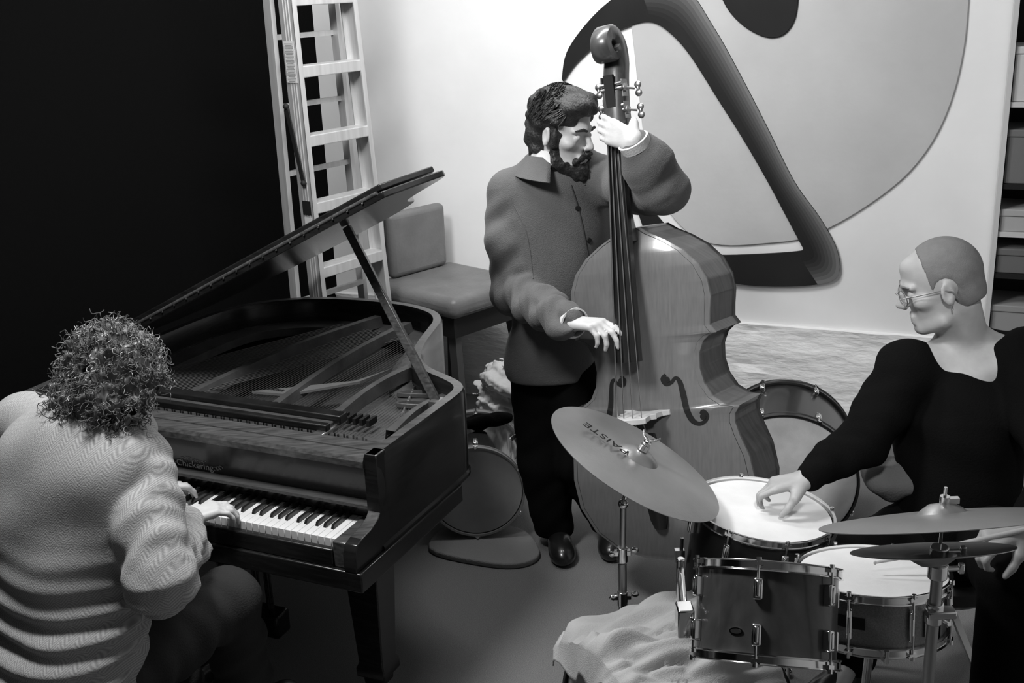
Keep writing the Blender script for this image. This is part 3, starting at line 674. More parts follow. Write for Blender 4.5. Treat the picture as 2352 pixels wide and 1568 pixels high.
# rack tom: tilted away from the camera, towards the player
ct = atd(1763, 1306, 2.75); ray = nrm(ct - CPOS); axr = nrm(V(0, 0, 1) - ray * (ray[2] - .045)); axr = nrm(axr + camoff(.03, 0, 0) * .0)
tom, F = drum('rack_tom', 'dark wood rack tom with chrome lugs, tilted toward the drummer at front of the kit', ct, axr, .166, .212, M['shellwood'], M['drumskin'], 6, ph=math.radians(12))
fr = nrm(-ray - axr * np.dot(-ray, axr)); sd = np.cross(axr, fr)
q = nrm(fr - .42 * sd * (1 if np.dot(sd, camdir(1, 0, 0)) > 0 else -1)); mb = MB(); BF = np.array([np.cross(axr, q), q, axr])
n = 28; mb.prism([(.017 * math.cos(2 * math.pi * i / n), .0085 * math.sin(2 * math.pi * i / n)) for i in range(n)], ct - axr * .153 + q * .166, (BF[0], axr, q), 0, .003); bd = mb.build('badge', M['chrome'], tom)
mb = MB(); mb.prism([(.013 * math.cos(2 * math.pi * i / n), .0055 * math.sin(2 * math.pi * i / n)) for i in range(n)], ct - axr * .153 + q * .1685, (BF[0], axr, q), 0, .0015); mb.build('badge_face', M['black'], bd)
# snare
cs, axs = disc_from(2003, 1314, 3.0, (1, .02), .345)
sn, F = drum('snare_drum', 'grey snare drum with white head, right of the wood rack tom', cs, axs, .188, .142, M['shellgrey'], M['drumskin'], 8, lugstyle='tube', ph=.2)
ray = nrm(cs - CPOS); fr = nrm(-ray - axs * np.dot(-ray, axs)); sd = np.cross(axs, fr); sd = sd if np.dot(sd, camdir(1, 0, 0)) > 0 else -sd
q = nrm(fr - .30 * sd); tg = nrm(np.cross(axs, q)); mb = MB()
mb.sheet([[cs - axs * z + (nrm(q + tg * k)) * .1892 for k in np.linspace(-.22, .22, 9)] for z in (.054, .085)]); mb.build('badge', M['black'], sn)
mb = MB(); p = cs + nrm(fr + 1.1 * sd) * .200 - axs * .075; mb.box(p, (.03, .03, .07), np.array([tg, q, axs])); mb.cyl(p + axs * .02, p + axs * .02 + nrm(fr + sd) * .05, .006); mb.build('snare_strainer', M['chrome'], sn)
# snare stand
st = thing('snare_stand', 'chrome snare stand under the grey snare drum', 'drum stand', (cs[0], cs[1] + .03, 0)); g0 = V(cs[0], cs[1] + .02, 0); top = cs - axs * .195
mb = MB(); mb.cyl(g0 + V(0, 0, .16), top, .012); mb.build('tube', M['chrome'], st)
for i in range(3):
    a = 2 * math.pi * i / 3 + .4; d_ = V(math.cos(a), math.sin(a), 0)
    mb = MB(); mb.bar(g0 + V(0, 0, .26), g0 + d_ * .24 + V(0, 0, .012), .018, .006); mb.ball(g0 + d_ * .24 + V(0, 0, .013), .013); mb.build('leg', M['chrome'], st)
    e = cs - axs * .158 + (d_ - axs * np.dot(d_, axs)) * .207
    mb = MB(); mb.tube([top, top + (e - top) * .6 - axs * .005, e, e + axs * .03], .006, n=8); mb.build('basket_arm', M['chrome'], st)
# floor tom in reach of the drummer's right hand
cf, axf = disc_from(1752, 1172, 3.42, (1, .17), .43)
ft, F = drum('floor_tom', 'black floor tom with white head under the drummer\'s right hand', cf, axf, .203, .38, M['shellblack'], M['drumskin'], 8, ph=.1)
for i in range(3):
    a = 2 * math.pi * i / 3 + .8; d_ = F[0] * math.cos(a) + F[1] * math.sin(a); p = cf - axf * .20 + d_ * .226
    mb = MB(); mb.tube([p + axf * .06, V(p[0], p[1], p[2] - .15), V(p[0] + d_[0] * .02, p[1] + d_[1] * .02, .025)], .006, n=8); mb.ball(V(p[0] + d_[0] * .02, p[1] + d_[1] * .02, .017), .016); mb.box(p, (.03, .02, .04)); mb.build('leg', M['chrome'], ft)
# big drum standing on its rim by the wall, behind the floor tom
d0 = 4.55; cb = atd(1803, 1092, d0); rb = 158 * d0 / FPX; cb[2] = rb + .022; nb = nrm(V(CPOS[0] - cb[0], CPOS[1] - cb[1], 0) + V(.10, 0, 0))
bigd, F = drum('bass_drum', 'black bass drum with worn pale head standing on edge behind the floor tom', cb, nb, rb, .40, M['shellblack'], M['oldskin'], 8, hoopw=.04, hoopm=M['shellblack'], ph=.35)
# own bass drum of the kit, front head towards the lower left
dk = 2.94; tk = atd(1415, 1524, dk); rk = tk[2] / 2 - .012; nk = nrm(V(-.90, -.44, 0)); ck = V(tk[0], tk[1], rk + .014)
kd, F = drum('bass_drum', 'black bass drum under a pale cloth, cut by the bottom edge of the photo', ck, nk, rk, .40, M['shellblack'], mat('grey_drum_head', .34, .5, noise=(8, .3, .38)), 8, hoopw=.045, hoopm=M['shellblack'], ph=.2, xdir=(0, 0, 1))
# tom holder
mb = MB(); mp_ = ck - nk * .2 + V(0, 0, rk); tl = ct - axr * .12 + camoff(-.195, 0, 0)
mb.box(mp_ + V(0, 0, .01), (.07, .07, .03)); mb.cyl(mp_, V(mp_[0], mp_[1], tl[2] + .03), .012); mb.cyl(V(mp_[0], mp_[1], tl[2]), tl, .010); mb.box(tl, (.04, .05, .075)); bevel(mb.build('tom_holder', M['chrome'], kd, smooth=40), .004)
# ---- cymbals
def cymbal(parent, name, c, ax, R, bell=.055, m=None, bow=.018, flip=1):
    n = 10; prof = [(.006, bow + .022 * flip * 1), (bell * .5, bow + .020), (bell * .85, bow + .009), (bell, bow + .002)] + [(bell + (R - bell) * i / n, bow * (1 - (i / n) ** 1.8)) for i in range(1, n + 1)]
    if flip < 0: prof = [(r, -h) for r, h in prof]; prof[0] = (.006, -bow - .022)
    prof += [(r, h - .0016) for r, h in prof[::-1]]; mb = MB(); mb.lathe(prof, c, ax, n=72); return mb.build(name, m or M['bronze'], parent, smooth=30)
DC = 3.27
cc, axc = disc_from(1467, 1048, DC, (.854, .52), .335)
Rc = 219 * DC / FPX
rodb = atd(1431, 1440, 3.40); gx = rodb[0]; gy = rodb[1]
topz = cc[2]
s1 = thing('cymbal_stand', 'straight chrome stand holding the tilted ride cymbal', 'cymbal stand', (gx, gy, 0))
elb = V(gx + .004, gy, cc[2] - .13)
mb = MB(); mb.cyl(V(gx, gy, .10), V(gx, gy, .62), .0125); mb.build('lower_tube', M['dullmetal'], s1)
mb = MB(); mb.cyl(V(gx, gy, .60), elb, .0095); mb.build('upper_tube', M['dullmetal'], s1)
for py_ in (1238, 1356):
    z = atd(1431, py_, 3.40)[2]; mb = MB(); mb.cyl(V(gx, gy, z - .03), V(gx, gy, z + .018), .016); mb.box(V(gx, gy, z), (.05, .018, .016)); mb.ball(V(gx + .036, gy, z + .006), (.014, .006, .011), 10); mb.ball(V(gx - .030, gy - .006, z), (.012, .006, .010), 10); bevel(mb.build('clamp', M['chrome'], s1, smooth=40), .003)
mb = MB(); mb.cyl(elb, cc - axc * .03, .007); mb.ball(elb, .016); mb.cyl(cc - axc * .04, cc + axc * .055, .0045); mb.build('tilter', M['chrome'], s1)
for i in range(3):
    a = 2 * math.pi * i / 3 + .5; d_ = V(math.cos(a), math.sin(a), 0); mb = MB(); mb.bar(V(gx, gy, .34), V(gx, gy, 0) + d_ * .19 + V(0, 0, .014), .02, .008); mb.bar(V(gx, gy, .12), V(gx, gy, .15) + d_ * .103, .014, .006); mb.ball(V(gx, gy, .016) + d_ * .19, .015); mb.build('leg', M['chrome'], s1)
ride = thing('ride_cymbal', 'wide ride cymbal tilted in front of the double bass', 'cymbal', cc)
cym = cymbal(ride, 'cymbal_plate', cc - axc * .018, axc, Rc, .062)
FX = nrm(camdir(.854, .52, 0) - axc * np.dot(camdir(.854, .52, 0), axc)); FY = np.cross(axc, FX)
toff = atd(1392, 1010, DC); pc = cc + FX * ((toff - cc).dot(FX)) + FY * 0
hit = onplane(1390, 1010, cc + axc * .004, axc)
tdir = onplane(1350, 983, cc, axc) - onplane(1428, 1037, cc, axc); tdir = nrm(tdir)
text_mesh('cymbal_lettering', 'PAISTE', .052, hit + axc * .0065, (tdir, np.cross(axc, tdir), axc), M['black'], cym, depth=.0004)
mb = MB(); mb.ball(cc + axc * .050, (.013, .013, .012), 10); w0 = cc + axc * .058
for sg in (-1, 1): mb.tube([w0, w0 + FX * sg * .018 + axc * .008, w0 + FX * sg * .027 + axc * .022], [.006, .006, .004], n=8, flat=.6)
mb.cyl(cc + axc * .024, cc + axc * .040, .016); mb.build('wing_nut', M['chrome'], s1)
# hi-hat at right, seen almost edge on
dh = 2.36; ch, axh = disc_from(2166, 1194, dh, (1, -.13), .085); Rh = 278 * dh / FPX
hh = thing('hi_hat', 'pair of hi-hat cymbals on a chrome stand at the right front of the kit', 'hi-hat', (ch[0], ch[1], 0))
cymbal(hh, 'top_cymbal', ch, axh, Rh, .05, bow=.014)
cb2, axb2 = disc_from(2140, 1262, dh + .03, (1, -.10), .10); cymbal(hh, 'bottom_cymbal', cb2, axb2, Rh * .66, .05, bow=.012, flip=-1)
gh = V(ch[0] - .002, ch[1], 0); 
mb = MB(); mb.cyl(V(*gh[:2], ch[2] - .10), ch + V(0, 0, .075), .0035); mb.cyl(ch + V(0, 0, .02), ch + V(0, 0, .055), .010); mb.box(ch + V(.014, 0, .045), (.03, .012, .012)); mb.build('pull_rod', M['chrome'], hh)
mb = MB(); mb.cyl(V(*gh[:2], .12), V(*gh[:2], ch[2] - .12), .0125); mb.build('tube', M['dullmetal'], hh)
for z, r_ in ((ch[2] - .115, .021), (ch[2] - .075, .019)): mb = MB(); mb.cyl(V(*gh[:2], z - .02), V(*gh[:2], z + .014), r_); mb.cyl(V(*gh[:2], z), V(gh[0] + .045, gh[1], z), .006); mb.box(V(gh[0] + .05, gh[1], z), (.012, .012, .024)); bevel(mb.build('clutch', M['chrome'], hh, smooth=40), .003)
z = atd(2160, 1443, dh)[2]; mb = MB(); mb.cyl(V(*gh[:2], z - .03), V(*gh[:2], z + .02), .019); mb.box(V(gh[0] + .01, gh[1] - .01, z), (.06, .03, .018)); bevel(mb.build('clamp', M['chrome'], hh, smooth=40), .003)
for i in range(3):
    a = 2 * math.pi * i / 3 + .2; d_ = V(math.cos(a), math.sin(a), 0); mb = MB(); mb.bar(V(*gh[:2], .30), gh + d_ * .25 + V(0, 0, .014), .02, .008); mb.ball(gh + d_ * .25 + V(0, 0, .016), .015); mb.build('leg', M['chrome'], hh)
# cloth over the kit's bass drum
rg = np.random.default_rng(11); na, nb_ = 90, 60
xk = V(0, 0, 1); yk = np.cross(nk, xk)
G = []
for i in range(na):
    th = math.radians(-48 + 100 * i / (na - 1)); row = []
    for j in range(nb_):
        s_ = -.06 + .44 * j / (nb_ - 1)
        w_ = .018 + .020 * math.sin(8 * th + 15 * s_ + 1.5 * math.sin(7 * s_ + 2 * th)) + .012 * math.sin(21 * th - 9 * s_ + 1.2) + .010 * math.sin(31 * s_ + 6 * th + .5) * math.cos(5 * th) + .006 * math.sin(48 * th + 22 * s_)
        w_ = abs(w_) * 1.0 + .030
        if s_ < 0: w_ = .030 + (w_ - .030) * .25
        over = max(0, -s_); ss = s_ if s_ > 0 else s_ * .35; drop = over * (1.3 + .5 * math.sin(5 * th) + .25 * math.sin(13 * th + 1))
        p = ck - nk * (ss - .02) + (xk * math.cos(th) + yk * math.sin(th)) * (rk + .012 + w_ - drop * .9) + nk * (.03 if s_ < 0 else 0)
        edge_ = .02 * math.sin(4 * s_ * 6) ; row.append(p)
    G.append(row)
cl = MB().sheet(G).build('cloth', mat('pale_cotton_cloth', .50, .95, noise=(5, .44, .56), bump=(350, .3)), smooth=60)
tag(recentre(cl), 'crumpled pale cloth thrown over the bass drum below the rack tom', 'cloth'); md = cl.modifiers.new('solid', 'SOLIDIFY'); md.thickness = .004

# ================================================================== PEOPLE
def bbox_sdf(pts, m, h):
    P = np.array([np.asarray(p, float) for p in pts]); return SDF(P.min(0) - m, P.max(0) + m, h)
def head_axes(f, u):
    f = nrm(f); u = nrm(np.asarray(u) - f * np.dot(u, f)); return f, u, np.cross(u, f)      # l = person's left
def add_head(S, c, f, u, l, s, beardless=True):
    A = np.array([l, f, u]); P = lambda x, y, z: c + (l * x + f * y + u * z) * s
    S.ell(P(0, -.012, .030), np.array([.074, .096, .092]) * s, A, .02); S.ell(P(0, .022, -.042), np.array([.060, .068, .078]) * s, A, .03)
    S.ell(P(0, .050, -.085), np.array([.036, .038, .034]) * s, A, .02); S.cone(P(0, .078, -.102), P(0, .076, -.098), .017 * s, .017 * s, .015)
    for q in (-1, 1):
        S.ell(P(q * .044, .052, -.022), np.array([.024, .030, .022]) * s, A, .015); S.cone(P(q * .050, .020, -.085), P(q * .022, .07, -.100), .018 * s, .015 * s, .02)
        S.cone(P(q * .012, .090, .022), P(q * .046, .074, .020), .010 * s, .008 * s, .012)
    S.cone(P(0, .064, .060), P(0, .072, .032), .030 * s, .022 * s, .02)
    for q in (-1, 1):
        S.ell(P(q * .031, .094, .000), np.array([.017, .014, .010]) * s, A, .008, 'sub'); S.ell(P(q * .031, .079, -.001), np.array([.0125, .0115, .0105]) * s, A, .003)
    S.cone(P(0, .092, .010), P(0, .114, -.028), .0075 * s, .0108 * s, .010); S.cone(P(-.011, .102, -.034), P(.011, .102, -.034), .0085 * s, .0085 * s, .008)
    S.cone(P(-.020, .088, -.064), P(.020, .088, -.064), .0085 * s, .0085 * s, .008); S.cone(P(-.017, .088, -.077), P(.017, .088, -.077), .0090 * s, .0090 * s, .008)
    S.cone(P(-.023, .099, -.0705), P(.023, .099, -.0705), .0032 * s, .0032 * s, .003, 'sub')
    for q in (-1, 1):
        EA = np.array([nrm(l * q + f * -.35), nrm(f + l * q * .35), u]); e = P(q * .078, -.008, -.008)
        S.ell(e, np.array([.0085, .019, .032]) * s, EA, .006); S.ell(e + (l * q * .008) * s + u * .003 * s, np.array([.006, .010, .019]) * s, EA, .004, 'sub'); S.ell(e - u * .024 * s, np.array([.007, .009, .010]) * s, EA, .005)
    return P
def rot_to(d, n, a): return d * math.cos(a) + n * math.sin(a)
def add_hand(S, w, d, n, t, s, curl, thumb=.45, spread=.05):
    """w wrist, d towards the knuckles, n the way the palm faces, t the thumb side; curl: per finger (base, mid, tip) bends in degrees"""
    d = nrm(d); n = nrm(n - d * np.dot(n, d)); t = nrm(t - d * np.dot(t, d) - n * np.dot(t, n))
    offs = (.030, .010, -.010, -.029); kl = (.090, .093, .088, .080); fl = (.96, 1.05, .98, .78); tips = []
    for i in range(4):
        kn = w + (d * kl[i] + t * offs[i]) * s - n * .004 * s; S.cone(w + t * offs[i] * .55 * s, kn, .0165 * s, .0125 * s, .012)
        c = curl[i] if hasattr(curl[0], '__len__') else curl; fd = nrm(d + t * offs[i] * spread * 25); p = kn; a = 0; r = .0102 * s * (1 if i < 3 else .88)
        for L, b, rr in ((.045, c[0], .93), (.027, c[1], .88), (.022, c[2], .80)):
            a += math.radians(b); q = p + rot_to(fd, n, a) * L * fl[i] * s; S.cone(p, q, r, r * rr, .004); p = q; r *= rr
        tips.append(p)
    b0 = w + (d * .022 + t * .024 + n * .006) * s; b1 = b0 + nrm(d * .62 + t * .70 + n * thumb * .6) * .044 * s; b2 = b1 + nrm(d * .85 + t * .25 + n * thumb) * .033 * s; b3 = b2 + nrm(d * .9 - t * .05 + n * thumb) * .026 * s
    S.cone(w + t * .012 * s, b1, .017 * s, .0135 * s, .012); S.cone(b0, b1, .0165 * s, .0125 * s, .01); S.cone(b1, b2, .0118 * s, .0108 * s, .004); S.cone(b2, b3, .0108 * s, .0085 * s, .004)
    return tips
def surf(o, px, py):
    """where the line of sight through a picture point meets the object"""
    r = RW @ np.array([px - 1176, py - 784, FPX]); r = nrm(r); inv = o.matrix_world.inverted()
    ok, loc, nor, _ = o.ray_cast(inv @ Vector(CPOS.tolist()), (inv.to_3x3() @ Vector(r.tolist())).normalized())
    return (np.array(o.matrix_world @ loc), np.array(nor)) if ok else (None, None)
def seam(o, pts, r, name, m, parent, lift=.001, n=5):
    q = []
    for p in cat(pts, 8):
        a, nn = surf(o, *p)
        if a is not None: q.append(a + nn * lift)
    if len(q) > 2: return MB().tube(q, r, n=n).build(name, m, parent)
def shoe(parent, heel, toe, s, m, name='shoe'):
    d = nrm((toe - heel) * V(1, 1, 0)); L = np.linalg.norm((toe - heel)[:2]); sd = V(-d[1], d[0], 0)
    S = bbox_sdf([heel, toe], .16, .006); h = V(heel[0], heel[1], 0); A = np.array([sd, d, V(0, 0, 1)])
    S.ell(h + d * .04 + V(0, 0, .055), np.array([.042, .055, .06]) * s, A, .03); S.ell(h + d * L * .55 + V(0, 0, .045), np.array([.046, .11, .048]) * s, A, .03); S.ell(h + d * (L - .05) + V(0, 0, .034), np.array([.047, .065, .034]) * s, A, .03)
    S.cone(h + d * .05 + V(0, 0, .06), h + d * .045 + V(0, 0, .13), .045 * s, .05 * s, .02); S.half(h + V(0, 0, .006), V(0, 0, -1), .006)
    return S.build(name, m, parent)
M['jacket'] = mat('grey_wool_jacket', .12, .85, noise=(7, .11, .135), bump=(260, .35), sheen=.15, spec=.2)
M['blackcloth'] = mat('black_knit', .0045, .95, bump=(180, .3), spec=.05)
M['trousers'] = mat('black_trousers', .005, .95, bump=(200, .2), spec=.06)
M['greytrousers'] = mat('dark_grey_trousers', .035, .9, bump=(200, .3), spec=.2)
M['shirt'] = mat('white_shirt', .66, .85, bump=(200, .2))
M['hair'] = mat('dark_hair', .018, .5, noise=(40, .010, .035, (1, 1, .3)), bump=(120, .5))
M['curl'] = mat('curly_brown_hair', .10, .42, noise=(30, .06, .18), spec=.6)
M['stubble'] = mat('shaved_hair_stubble', .15, .75, noise=(40, .135, .165), bump=(400, .3))
M['leather'] = mat('black_leather', .012, .3, coat=.3)
M['glass'] = mat('clear_lens', .95, .03, trans=1.0)
def strands(name, m, parent, roots, count=None, r=.0016):
    mb = MB()
    for pth in roots: mb.tube(pth, [r * (1 - .6 * i / (len(pth) - 1)) for i in range(len(pth))], n=4, cap=False)
    o = mb.build(name, m, parent, smooth=60); return o

# ------------------------------------------------------------------ bass player
Y0 = 4.25
hipc = aty(1272, 815, Y0 + .04); chest = aty(1285, 500, Y0 + .02); nkb = aty(1268, 372, Y0 - .01)
RS, RE, RWr = aty(1172, 440, Y0 + .02), aty(1172, 668, Y0 - .06), aty(1318, 742, 3.76)
LS, LE, LWr = aty(1392, 415, Y0), aty(1522, 440, 3.80), onplane(1456, 326, PB(0, 1.31, zs(1.31) + .035), BN)
hd = aty(1292, 300, Y0 - .05); hs = 1.15
hf, hu, hl = head_axes(camdir(.80, .32, -.52), camdir(-.10, -1, -.30))
RH, LH = aty(1243, 850, Y0 + .06), aty(1318, 850, Y0 + .02); RK, LK = aty(1250, 1060, Y0 - .02), aty(1330, 1060, Y0 - .06)
rt, lt = atz(1296, 1304, .0), atz(1404, 1292, .0); rh_, lh_ = rt + V(-.02, .26, 0), lt + V(.02, .25, 0)
RA, LA_ = rh_ + V(0, -.05, .11), lh_ + V(0, -.05, .11)
bp = thing('person', 'bearded man in grey jacket standing and playing the double bass', 'person', (hipc[0], hipc[1] - .05, 0))
S = bbox_sdf([hipc, chest, hd + V(0, 0, .05), RE, LE, LWr, RWr, rt, lt, lh_, rh_], .15, .0055)
S.chain([RH, RK, RA], [.085, .055, .04], .02); S.chain([LH, LK, LA_], [.085, .055, .04], .02); S.cone(RA, (rt + rh_) / 2 + V(0, 0, .05), .035, .03); S.cone(LA_, (lt + lh_) / 2 + V(0, 0, .05), .035, .03)
S.ell(hipc, (.15, .11, .14), None, .04); S.ell(chest, (.17, .11, .25), None, .05); S.cone(chest + V(0, 0, .1), nkb, .09, .065, .04); S.cone(nkb, hd - hu * .05 - hf * .01, .066, .060, .02)
S.chain([RS, RE, RWr], [.055, .042, .030], .02); S.chain([LS, LE, LWr], [.055, .042, .031], .02); S.cone(chest + V(0, 0, .16), RS, .07, .06, .04); S.cone(chest + V(0, 0, .16), LS, .07, .06, .04)
HP = add_head(S, hd, hf, hu, hl, hs)
# right hand reaching over to pluck
rt_ = PB(.0, .80, .20)
hdir = nrm(aty(1404, 752, 3.66) - RWr)
add_hand(S, RWr, hdir, camdir(.1, .75, .25), camdir(.35, -.6, -.35), 1.12, ((18, 22, 18), (30, 32, 22), (42, 40, 28), (46, 42, 28)), thumb=.35, spread=.04)
# left hand closed around the neck
lhd = nrm(onplane(1370, 288, PB(0, 1.34, zs(1.34) + .030), BN) - LWr)
add_hand(S, LWr, lhd, -BN * .9 - BU * .15, BU, 1.10, ((14, 34, 26), (16, 36, 28), (18, 38, 30), (20, 40, 30)), thumb=1.3, spread=.03)
body = S.build('body', M['skinpale'], bp)
# trousers
S = bbox_sdf([RH, LH, RA, LA_, hipc], .17, .008)
S.ell(hipc + V(0, 0, -.02), (.19, .14, .16), None, .05); S.chain([RH + V(-.012, 0, 0), RK + V(-.012, 0, 0), RA + V(-.008, 0, -.03)], [.118, .095, .085], .02, wr=(.004, 7, .4)); S.chain([LH, LK, LA_ + V(0, 0, -.03)], [.118, .095, .085], .02, wr=(.004, 7, 1.4)); S.half(RA + V(0, 0, -.055), V(0, 0, -1), .01)
S.build('trousers', M['trousers'], bp)
for h_, t_ in ((rh_, rt), (lh_, lt)): shoe(bp, h_, t_, 1.08, M['leather'])
# jacket
S = bbox_sdf([hipc + V(0, 0, -.06), chest, nkb, RE, RWr, LE, LWr], .20, .0065)
up_ = nrm(chest - hipc); fwdB = nrm(camdir(.45, .1, -.9)); A_ = head_axes(fwdB, up_); TA = np.array([A_[2], A_[0], A_[1]])
S.ell(chest + up_ * .0, (.215, .150, .30), TA, .06); S.ell(chest - up_ * .30 + fwdB * .02, (.205, .160, .28), TA, .08); S.ell(hipc + up_ * -.01, (.205, .160, .22), TA, .08)
S.cone(chest + up_ * .17, RS + V(.03, 0, .0), .115, .088, .05); S.cone(chest + up_ * .17, LS - V(.02, 0, 0), .115, .088, .05); S.cone(chest + up_ * .19, nkb - V(0, 0, .01), .105, .082, .03)
S.chain([RS, RE * .5 + RS * .5 + V(-.012, 0, 0), RE], [.088, .088, .080], .03, wr=(.007, 8, .3)); S.chain([RE, RE * .45 + RWr * .55, RWr - hdir * .03], [.080, .074, .060], .02, wr=(.012, 12, .9))
S.chain([LS, LS * .4 + LE * .6, LE], [.088, .092, .086], .03, wr=(.004, 8, 2.)); S.chain([LE, LE * .45 + LWr * .55, LWr * .82 + LE * .18], [.086, .080, .062], .02, wr=(.005, 12, .2))
S.noise(.006, 5, 4); S.half(hipc + V(0, 0, -.075), V(0, 0, -1), .012)
fz_ = nrm(RWr - RE); S2 = None
jk = S.build('jacket', M['jacket'], bp)
dgx = bpy.context.view_layer; dgx.update()
seam(jk, [(1312, 425), (1326, 470), (1340, 530), (1352, 600), (1360, 680)], .003, 'jacket_placket', mat('dark_seam', .05, .9), jk)
seam(jk, [(1180, 470), (1205, 520), (1218, 580), (1224, 640)], .0022, 'sleeve_seam', M['jacket'], jk)
for q in ((1327, 478), (1353, 552)):
    a, nn = surf(jk, *q)
    if a is not None: MB().lathe([(0, .004), (.009, .004), (.0105, .001), (.0105, -.002)], a, nn, n=18).build('button', M['black'], jk)
def cuff(parent, p, d, r, m, L=.02, name='shirt_cuff'):
    MB().lathe([(r, -L), (r + .002, 0), (r - .004, .002), (r - .006, -L)], p, d, n=28).build(name, m, parent)
cuff(jk, RWr + hdir * .004, nrm(RWr - RE), .0535, M['shirt'], .035); cuff(jk, LWr * .82 + LE * .18 + nrm(LWr - LE) * .044, nrm(LWr - LE), .053, M['shirt'], .03)
# shirt collar and jacket collar wrapped around the neck
def collar(parent, c, ax, fwd, r0, r1, h, gap, m, name, tipdrop=.03):
    F = head_axes(fwd, ax); rows = []
    for i in range(40):
        a = gap + (2 * math.pi - 2 * gap) * i / 39; dd = F[0] * math.cos(a) + F[2] * math.sin(a); fr_ = (1 + math.cos(a)) / 2
        b0 = c + dd * (r0 + .012 * fr_) ; rows.append([b0 + F[1] * (h * (1 - .55 * fr_)), b0 + dd * .008 + F[1] * (h * (1 - .55 * fr_) + .002), c + dd * (r1 + .02 * fr_) - F[1] * (tipdrop * (.4 + 1.1 * fr_)), c + dd * (r1 - .004 + .02 * fr_) - F[1] * (tipdrop * (.4 + 1.1 * fr_) + .003)])
    o = MB().sheet(rows).build(name, m, parent, smooth=50); md = o.modifiers.new('solid', 'SOLIDIFY'); md.thickness = .003; return o
nax = nrm(hd - nkb)
collar(bp, nkb + nax * .012, nax, fwdB, .066, .086, .042, .42, M['shirt'], 'shirt_collar', .02)
collar(jk, nkb - nax * .015, nax, fwdB, .084, .135, .040, .50, M['jacket'], 'jacket_collar', .050)
# hair, beard
S = bbox_sdf([hd], .22, .0048); A = np.array([hl, hf, hu])
S.ell(HP(0, -.022, .046), np.array([.090, .106, .098]) * hs, A, .02); S.ell(HP(0, -.062, -.03), np.array([.078, .058, .085]) * hs, A, .03); S.ell(HP(0, .045, .095), np.array([.070, .060, .040]) * hs, A, .03)
S.ell(HP(-.02, .085, .098), np.array([.05, .03, .024]) * hs, A, .03)
S.ell(HP(0, .125, -.02), np.array([.085, .070, .085]) * hs, A, .02, 'sub'); S.ell(HP(0, .075, -.075), np.array([.10, .085, .075]) * hs, A, .02, 'sub')
for q in (-1, 1): S.cone(HP(q * .073, .022, .04), HP(q * .072, .022, -.03), .014 * hs, .010 * hs, .012)
S.noise(.006, 14, 6); hr = S.build('hair', M['hair'], bp)
S = bbox_sdf([HP(0, .06, -.09)], .15, .0042)
S.cone(HP(-.066, .018, -.035), HP(-.055, .030, -.09), .012 * hs, .018 * hs, .012); S.cone(HP(.066, .018, -.035), HP(.055, .030, -.09), .012 * hs, .018 * hs, .012)
S.cone(HP(-.055, .03, -.09), HP(0, .082, -.118), .020 * hs, .028 * hs, .02); S.cone(HP(.055, .03, -.09), HP(0, .082, -.118), .020 * hs, .028 * hs, .02); S.cone(HP(-.036, .082, -.080), HP(0, .104, -.0515), .009 * hs, .0095 * hs, .008); S.cone(HP(.036, .082, -.080), HP(0, .104, -.0515), .009 * hs, .0095 * hs, .008)
S.ell(HP(0, .088, -.098), np.array([.030, .018, .014]) * hs, A, .012); S.noise(.004, 45, 3); S.build('beard', M['hair'], bp)
for q in (-1, 1): MB().tube([HP(q * .012, .100, .022), HP(q * .03, .099, .0285), HP(q * .05, .080, .022)], [.004 * hs, .005 * hs, .002 * hs], n=6).build('eyebrow', M['hair'], bp)
rg = np.random.default_rng(5); ss = []
for i in range(420):
    th = rg.uniform(-2.6, 2.6); ph = rg.uniform(.1, 1.25); d0 = hl * math.sin(ph) * math.sin(th) - hf * math.sin(ph) * math.cos(th) * .9 + hu * math.cos(ph); p = HP(0, -.02, .046) + np.array(d0) * .103 * hs
    dn = nrm(-hu * .75 - hf * .75 + hl * .3 * math.sin(th) + rg.normal(size=3) * .12); pth = [p]
    for k in range(4): nx = pth[-1] + dn * .020 + rg.normal(size=3) * .0015; v_ = nx - HP(0, -.02, .03); v_ = nrm(v_) * .104 * hs; pth.append(HP(0, -.02, .03) + v_)
    ss.append(pth)
strands('hair_strands', M['hair'], hr, ss, r=.0026)

# ------------------------------------------------------------------ drummer
D0 = 3.46
dh_ = atd(2163, 652, D0); ds = 1.17
df, du, dl = head_axes(camdir(-.90, .24, .34), camdir(-.06, -1, -.30))
dn_ = atd(2215, 800, D0 + .10); dch = atd(2210, 960, D0 + .12); dhip = atd(2190, 1200, D0 + .16)
dRS, dRE, dRW = atd(2085, 850, D0 + .08), atd(1985, 1010, D0 + .02), atd(1848, 1100, 3.40)
dLS, dLE, dLW = atd(2352, 825, D0 + .0), atd(2440, 1090, D0 - .26), atd(2345, 1212, 2.95)
dRK, dRA = atd(1985, 1262, 3.66), V(0, 0, 0); dRA = V(dRK[0] - .03, dRK[1] - .05, .11); dLK = atd(2330, 1330, 3.05); dLA = V(dLK[0], dLK[1] + .02, .11)
dRH, dLH = dhip + camoff(-.09, .03, 0) , dhip + camoff(.09, .03, -.06)
dp = thing('person', 'shaven headed man in black sweater and glasses, seated playing the drums', 'person', (dhip[0], dhip[1], 0))
S = bbox_sdf([dh_ + V(0, 0, .08), dRW, dLW, dLE, dRA - V(0, 0, .07), dLA - V(0, 0, .07), dhip, dRK, dLK], .15, .0055)
S.chain([dRH, dRK, dRA], [.085, .055, .04], .02); S.chain([dLH, dLK, dLA], [.085, .055, .04], .02); S.cone(dRA, dRA + V(-.08, -.10, -.06), .035, .03); S.cone(dLA, dLA + V(-.10, -.08, -.06), .035, .03)
